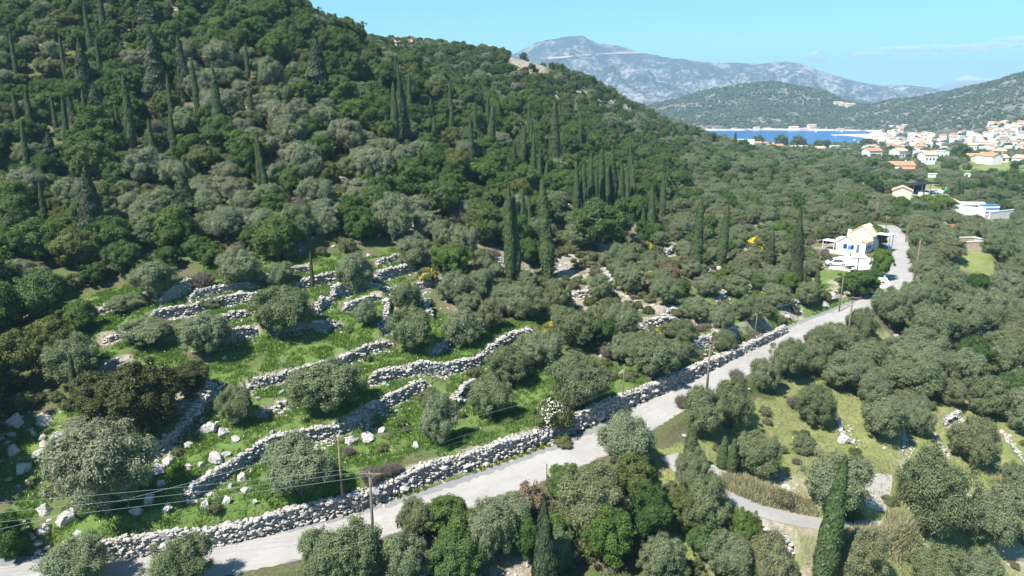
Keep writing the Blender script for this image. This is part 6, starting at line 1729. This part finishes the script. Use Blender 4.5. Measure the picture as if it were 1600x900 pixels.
for u, v, lab in ((1318, 167, 'pale house on the wooded saddle'), (1328, 168, 'tan building on the wooded saddle'), (1309, 165, 'white house at the left end of the wooded saddle')):
    house(u, v, 12, 24, 9, 0.1, 'cream', 'paleterra', lab, 'house', 'houses on the saddle', wins=0)
for u, v, lab in ((631, 76, 'pale house on the ridge skyline beside small cypresses'), (709, 76, 'small pale house on the ridge skyline'), (893, 118, 'white house with red roof on the hill shoulder'), (903, 120, 'pale house with pink roof at the end of the hill shoulder')):
    house(u, v, 6, 9, 3.2, 0.1, 'white', 'terracotta', lab, 'house', 'houses on the hill shoulder', wins=0)
# church tower
q, d = hit(1517, 232, 400)
ct = empty('church_tower', q, 0.2); tag(ct, 'square cream church bell tower in the town', 'tower')
part(MB().box((0, 0, 7), (5, 5, 18)), 'shaft', 'cream', ct); part(MB().box((0, 0, 17.5), (4, 4, 3), 0, 0.9), 'belfry', 'white', ct); part(MB().box((0, 0, 20), (3.6, 3.6, 2.4), 0, 0.15), 'roof', 'paleterra', ct)
# large dark pines on the near shore
for i, (u, v, wpx, vt) in enumerate(((1219, 232, 20, 211), (1247, 234, 24, 214), (1184, 229, 18, 211), (1277, 233, 14, 219), (1290, 232, 14, 218), (1355, 234, 24, 217), (1500, 250, 26, 226), (1418, 245, 22, 230))):
    q, d = hit(u, v, 300); D = wpx * d / FPX
    o = link('pine_tree', P['oak'][i % 6][1]); o.location = q; o.scale = (D / 7.5, D / 7.5, (v - vt) * d / FPX / 7.2); tag(o, f'large dark rounded pine near the bay, {("third", "fourth", "second", "fifth", "sixth", "seventh", "last", "eighth")[i]} from the left', 'tree', 'large pines by the bay')

# ------------------------------------------------------------------ water
k = N('sea_water')
p = k.pos()
w1 = k.noise(p, 0.06, 5, 0.6); w2 = k.noise(p, 0.5, 3, 0.6)
c = k.mix(k.ramp(w1, [(0.35, 0.0), (0.65, 1.0)]), (0.004, 0.080, 0.250), (0.006, 0.100, 0.290))
M['sea'] = k.surf(c, 0.25, 0.18, k.bump(k.math('ADD', w1, w2), 0.5, 0.6))
me = mesh_np('sea', [(-40000, 700, 0), (40000, 700, 0), (40000, 60000, 0), (-40000, 60000, 0)], [0, 1, 2, 3], [0], [M['sea']])
tag(link('sea', me), 'deep blue water of the sheltered bay', kind='structure')
# quay of the town front
q = [water_pt(u, d, 0) for u, d in ((1298, 1510), (1318, 1500), (1345, 1440), (1352, 1380), (1348, 1300), (1338, 1260), (1370, 1255), (1380, 1500), (1350, 1545), (1318, 1530))]
me = MB().prism([(a_[0], a_[1]) for a_ in q], -3, 1.1).build('quay', M['concrete']); tag(me, 'pale concrete quay of the town front', kind='structure')
for i, (u, d) in enumerate(((1315, 1660), (1275, 1640), (1150, 1690), (1305, 1480), (1335, 1330))):
    a_ = water_pt(u, d, 0)
    bt = empty('boat', a_, rng.uniform(0, 3)); tag(bt, ('small white boat moored off the far quay', 'white boat in the open bay', 'white boat under the far shore', 'boat at the tip of the town quay', 'white boat along the town quay')[i], 'boat', 'boats in the bay')
    part(MB().add([(-4, -1.3, 1.2), (3, -1.3, 1.2), (5, 0, 1.4), (3, 1.3, 1.2), (-4, 1.3, 1.2), (-3.6, -0.8, -0.3), (3, -0.6, -0.3), (4, 0, -0.3), (3, 0.6, -0.3), (-3.6, 0.8, -0.3)], [(0, 1, 2, 3, 4), (9, 8, 7, 6, 5), (0, 5, 6, 1), (1, 6, 7, 2), (2, 7, 8, 3), (3, 8, 9, 4), (4, 9, 5, 0)]), 'hull', 'white', bt)
    part(MB().box((-0.5, 0, 1.9), (3, 1.8, 1.3), 0, 0.85), 'cabin', 'white', bt)

# ------------------------------------------------------------------ far mountains
def mountain(name, prof, d_r, d_f, d_b, amp, mat, label, nu=260, nd=90, seed=0, zf=-5, powr=1.0):
    us = np.linspace(prof[0][0], prof[-1][0], nu)
    vv = np.interp(us, [p_[0] for p_ in prof], [p_[1] for p_ in prof])
    ker = np.ones(9) / 9; vv = np.convolve(np.pad(vv, 4, mode='edge'), ker, 'valid')
    zr = CAMZ + d_r * ((450 - vv) / FPX * CP - SP)
    dd = np.concatenate([np.linspace(d_f, d_r, int(nd * 0.75)), np.linspace(d_r, d_b, nd - int(nd * 0.75) + 1)[1:]])
    U, D_ = np.meshgrid(us, dd)
    w_ = np.where(D_ <= d_r, np.clip((D_ - d_f) / (d_r - d_f), 0, 1) ** powr, 1 - np.clip((D_ - d_r) / (d_b - d_r), 0, 1) ** 1.3)
    X = (U - 800) / FPX * D_
    gul = np.abs(fbm(X / (d_r * 0.07), D_ / (d_r * 0.16), seed, 5) - 0.5) * 2
    fin = fbm(X / (d_r * 0.016), D_ / (d_r * 0.02), seed + 9, 5) - 0.5
    shape = w_ * (1 - w_) * 4
    Z = zf + (zr[None] - zf) * w_ - amp * gul * (shape * 0.9 + 0.05 * w_) + amp * fin * 0.35 * np.clip(w_ * 2, 0, 1) * (0.3 + shape)
    Y = (D_ + (Z - CAMZ) * SP) / CP
    V = np.stack([X, Y, Z], -1).reshape(-1, 3); F = grid_faces(len(dd), nu)
    o = tag(link(name, mesh_np(name, V, F.ravel(), np.arange(len(F)) * 4, [mat], True)), label, kind='structure')
    return o, us, X, Y, Z
def rock_mat(name, scale, rockc, scrub, lo_, hi_, snow=None):
    k = N(name); p = k.pos()
    a_ = k.noise(p, scale, 8, 0.7); b_ = k.noise(p, scale * 6, 6, 0.75); e_ = k.noise(p, scale * 0.25, 4, 0.6)
    f_ = k.math('ADD', k.math('MULTIPLY', a_, 0.4), k.math('ADD', k.math('MULTIPLY', b_, 0.4), k.math('MULTIPLY', e_, 0.2)))
    c = k.mix(k.ramp(f_, [(lo_, 0.0), (hi_, 1.0)]), scrub, rockc)
    if snow:
        z = k.n('SeparateXYZ', i0=p).outputs[2]
        g_ = k.math('ADD', k.math('MULTIPLY', z, 1 / snow), k.math('MULTIPLY', a_, 0.5))
        c = k.mix(k.ramp(g_, [(0.90, 0.0), (1.0, 1.0)]), c, (0.55, 0.57, 0.60))
    return k.surf(c, 0.95, 0.1, k.bump(b_, 1.0, 12.0))
M['farrock'] = rock_mat('mountain_rock', 0.006, (0.33, 0.32, 0.31), (0.036, 0.045, 0.040), 0.495, 0.575)
M['snowrock'] = rock_mat('snow_capped_rock', 0.002, (0.34, 0.33, 0.32), (0.12, 0.13, 0.11), 0.44, 0.56, 400.0)
_, mus, mX, mY, mZ = mountain('mountain', [(560, 150), (700, 120), (780, 92), (815, 78), (850, 62), (890, 54), (915, 58), (940, 67), (965, 71), (1000, 80), (1040, 91), (1080, 95), (1130, 98), (1180, 98), (1215, 97), (1250, 98), (1268, 104), (1290, 113), (1330, 124), (1375, 134), (1420, 134), (1460, 136), (1500, 147), (1560, 160), (1640, 170)], 5000, 3100, 6500, 270, M['farrock'], 'long rocky grey mountain rising across the bay', 340, 130, 5)
mountain('mountain', [(1430, 150), (1465, 137), (1490, 124), (1508, 117), (1520, 119), (1545, 125), (1570, 121), (1590, 119), (1620, 112), (1700, 120), (1800, 150)], 9500, 7600, 11200, 100, M['snowrock'], 'faint pale blue snow topped mountain far away', 120, 50, 9)

# road cut across the mountain side, following the slope
strip = []
for j_, u_ in enumerate(mus):
    if not 840 < u_ < 1085: continue
    v_want = np.interp(u_, (840, 900, 960, 1000, 1085), (94, 88, 84, 83, 88))
    rows_ = np.arange(97); vcol = proj(mX[rows_, j_], mY[rows_, j_], mZ[rows_, j_])[1]
    lo_i = np.where(vcol < v_want)[0]
    if len(lo_i) == 0 or lo_i[0] == 0: continue
    a_ = lo_i[0]
    f0 = (vcol[a_ - 1] - v_want) / (vcol[a_ - 1] - vcol[a_] + 1e-9)
    strip.append([mX[a_ - 1, j_] * (1 - f0) + mX[a_, j_] * f0, mY[a_ - 1, j_] * (1 - f0) + mY[a_, j_] * f0, mZ[a_ - 1, j_] * (1 - f0) + mZ[a_, j_] * f0])
strip = np.array(strip)
for k_ in range(3): strip[:, k_] = np.convolve(np.pad(strip[:, k_], 3, mode='edge'), np.ones(7) / 7, 'valid')
V = np.concatenate([strip + [0, -16, -2], strip + [0, -12, 5], strip + [0, 4, 8]]).reshape(3, -1, 3).transpose(1, 0, 2).reshape(-1, 3)
F = grid_faces(len(strip), 3)
tag(link('mountain_road', mesh_np('mountain_road', V, F.ravel(), np.arange(len(F)) * 4, [M['block']])), 'pale road cut across the flank of the long mountain', kind='structure')

# ------------------------------------------------------------------ clouds
k = N('cloud_white')
p = k.n('TexCoord').outputs['Object']
ln_ = k.n('VectorMath', _operation='LENGTH', i0=p).outputs['Value']
nz = k.noise(p, 2.2, 6, 0.65)
al = k.math('SUBTRACT', k.math('ADD', nz, 0.42), k.math('MULTIPLY', ln_, 0.72), True)
df = k.n('BsdfDiffuse'); df.inputs[0].default_value = (0.9, 0.9, 0.9, 1)
tl = k.n('BsdfTranslucent'); tl.inputs[0].default_value = (0.9, 0.9, 0.9, 1)
m1 = k.n('MixShader', i0=0.5); k.t.links.new(df.outputs[0], m1.inputs[1]); k.t.links.new(tl.outputs[0], m1.inputs[2])
tp = k.n('BsdfTransparent'); m2_ = k.n('MixShader', i0=k.ramp(al, [(0.05, 0.0), (0.5, 0.55)])); k.t.links.new(tp.outputs[0], m2_.inputs[1]); k.t.links.new(m1.outputs[0], m2_.inputs[2])
k.t.links.new(m2_.outputs[0], k.out.inputs['Surface'])
M['cloud'] = k.m
def cloud(label, blobs, d=14000):
    cu = np.mean([b[0] for b in blobs]); cv_ = np.mean([b[1] for b in blobs])
    root = empty('cloud', pt(cu, cv_, d)); tag(root, label, 'cloud', 'clouds')
    V_, F_ = ICO3
    for u, v, ru, rv in blobs:
        vv = V_ * (1 + (fbm(V_[:, 0] * 3 + u, V_[:, 1] * 3 + V_[:, 2] * 2 + v, 7, 3) - 0.5)[:, None] * 0.9)
        o = link('billow', mesh_np('billow', vv, F_.ravel(), np.arange(len(F_)) * 3, [M['cloud']], True), root)
        o.location = pt(u, v, d) - pt(cu, cv_, d); s_ = d / FPX; o.scale = (ru * s_, ru * s_ * 0.6, rv * s_)
cloud('small white puff of cloud above the long mountain', [(1268, 89, 10, 6), (1278, 87, 11, 8), (1287, 91, 9, 5), (1275, 92, 14, 4)])
cloud('thin white streak of cloud over the right-hand hills', [(1360, 86, 34, 4), (1405, 80, 52, 6), (1455, 78, 60, 7), (1510, 77, 50, 6), (1550, 72, 46, 5), (1590, 65, 40, 7), (1630, 62, 44, 7), (1342, 88, 14, 4)])

# ------------------------------------------------------------------ the air
hz = MB().box((0, 5700, 303), (26000, 12000, 634)).build('haze', None)
hz['kind'] = 'stuff'; hz['label'] = 'thin blue summer haze over the valley and bay'
k = N('haze_air')
vol = k.n('VolumePrincipled'); vol.inputs['Color'].default_value = (0.48, 0.74, 1.0, 1); vol.inputs['Density'].default_value = 0.00015; vol.inputs['Anisotropy'].default_value = 0.0
k.t.links.new(vol.outputs[0], k.out.inputs['Volume'])
hz.data.materials.append(k.m)
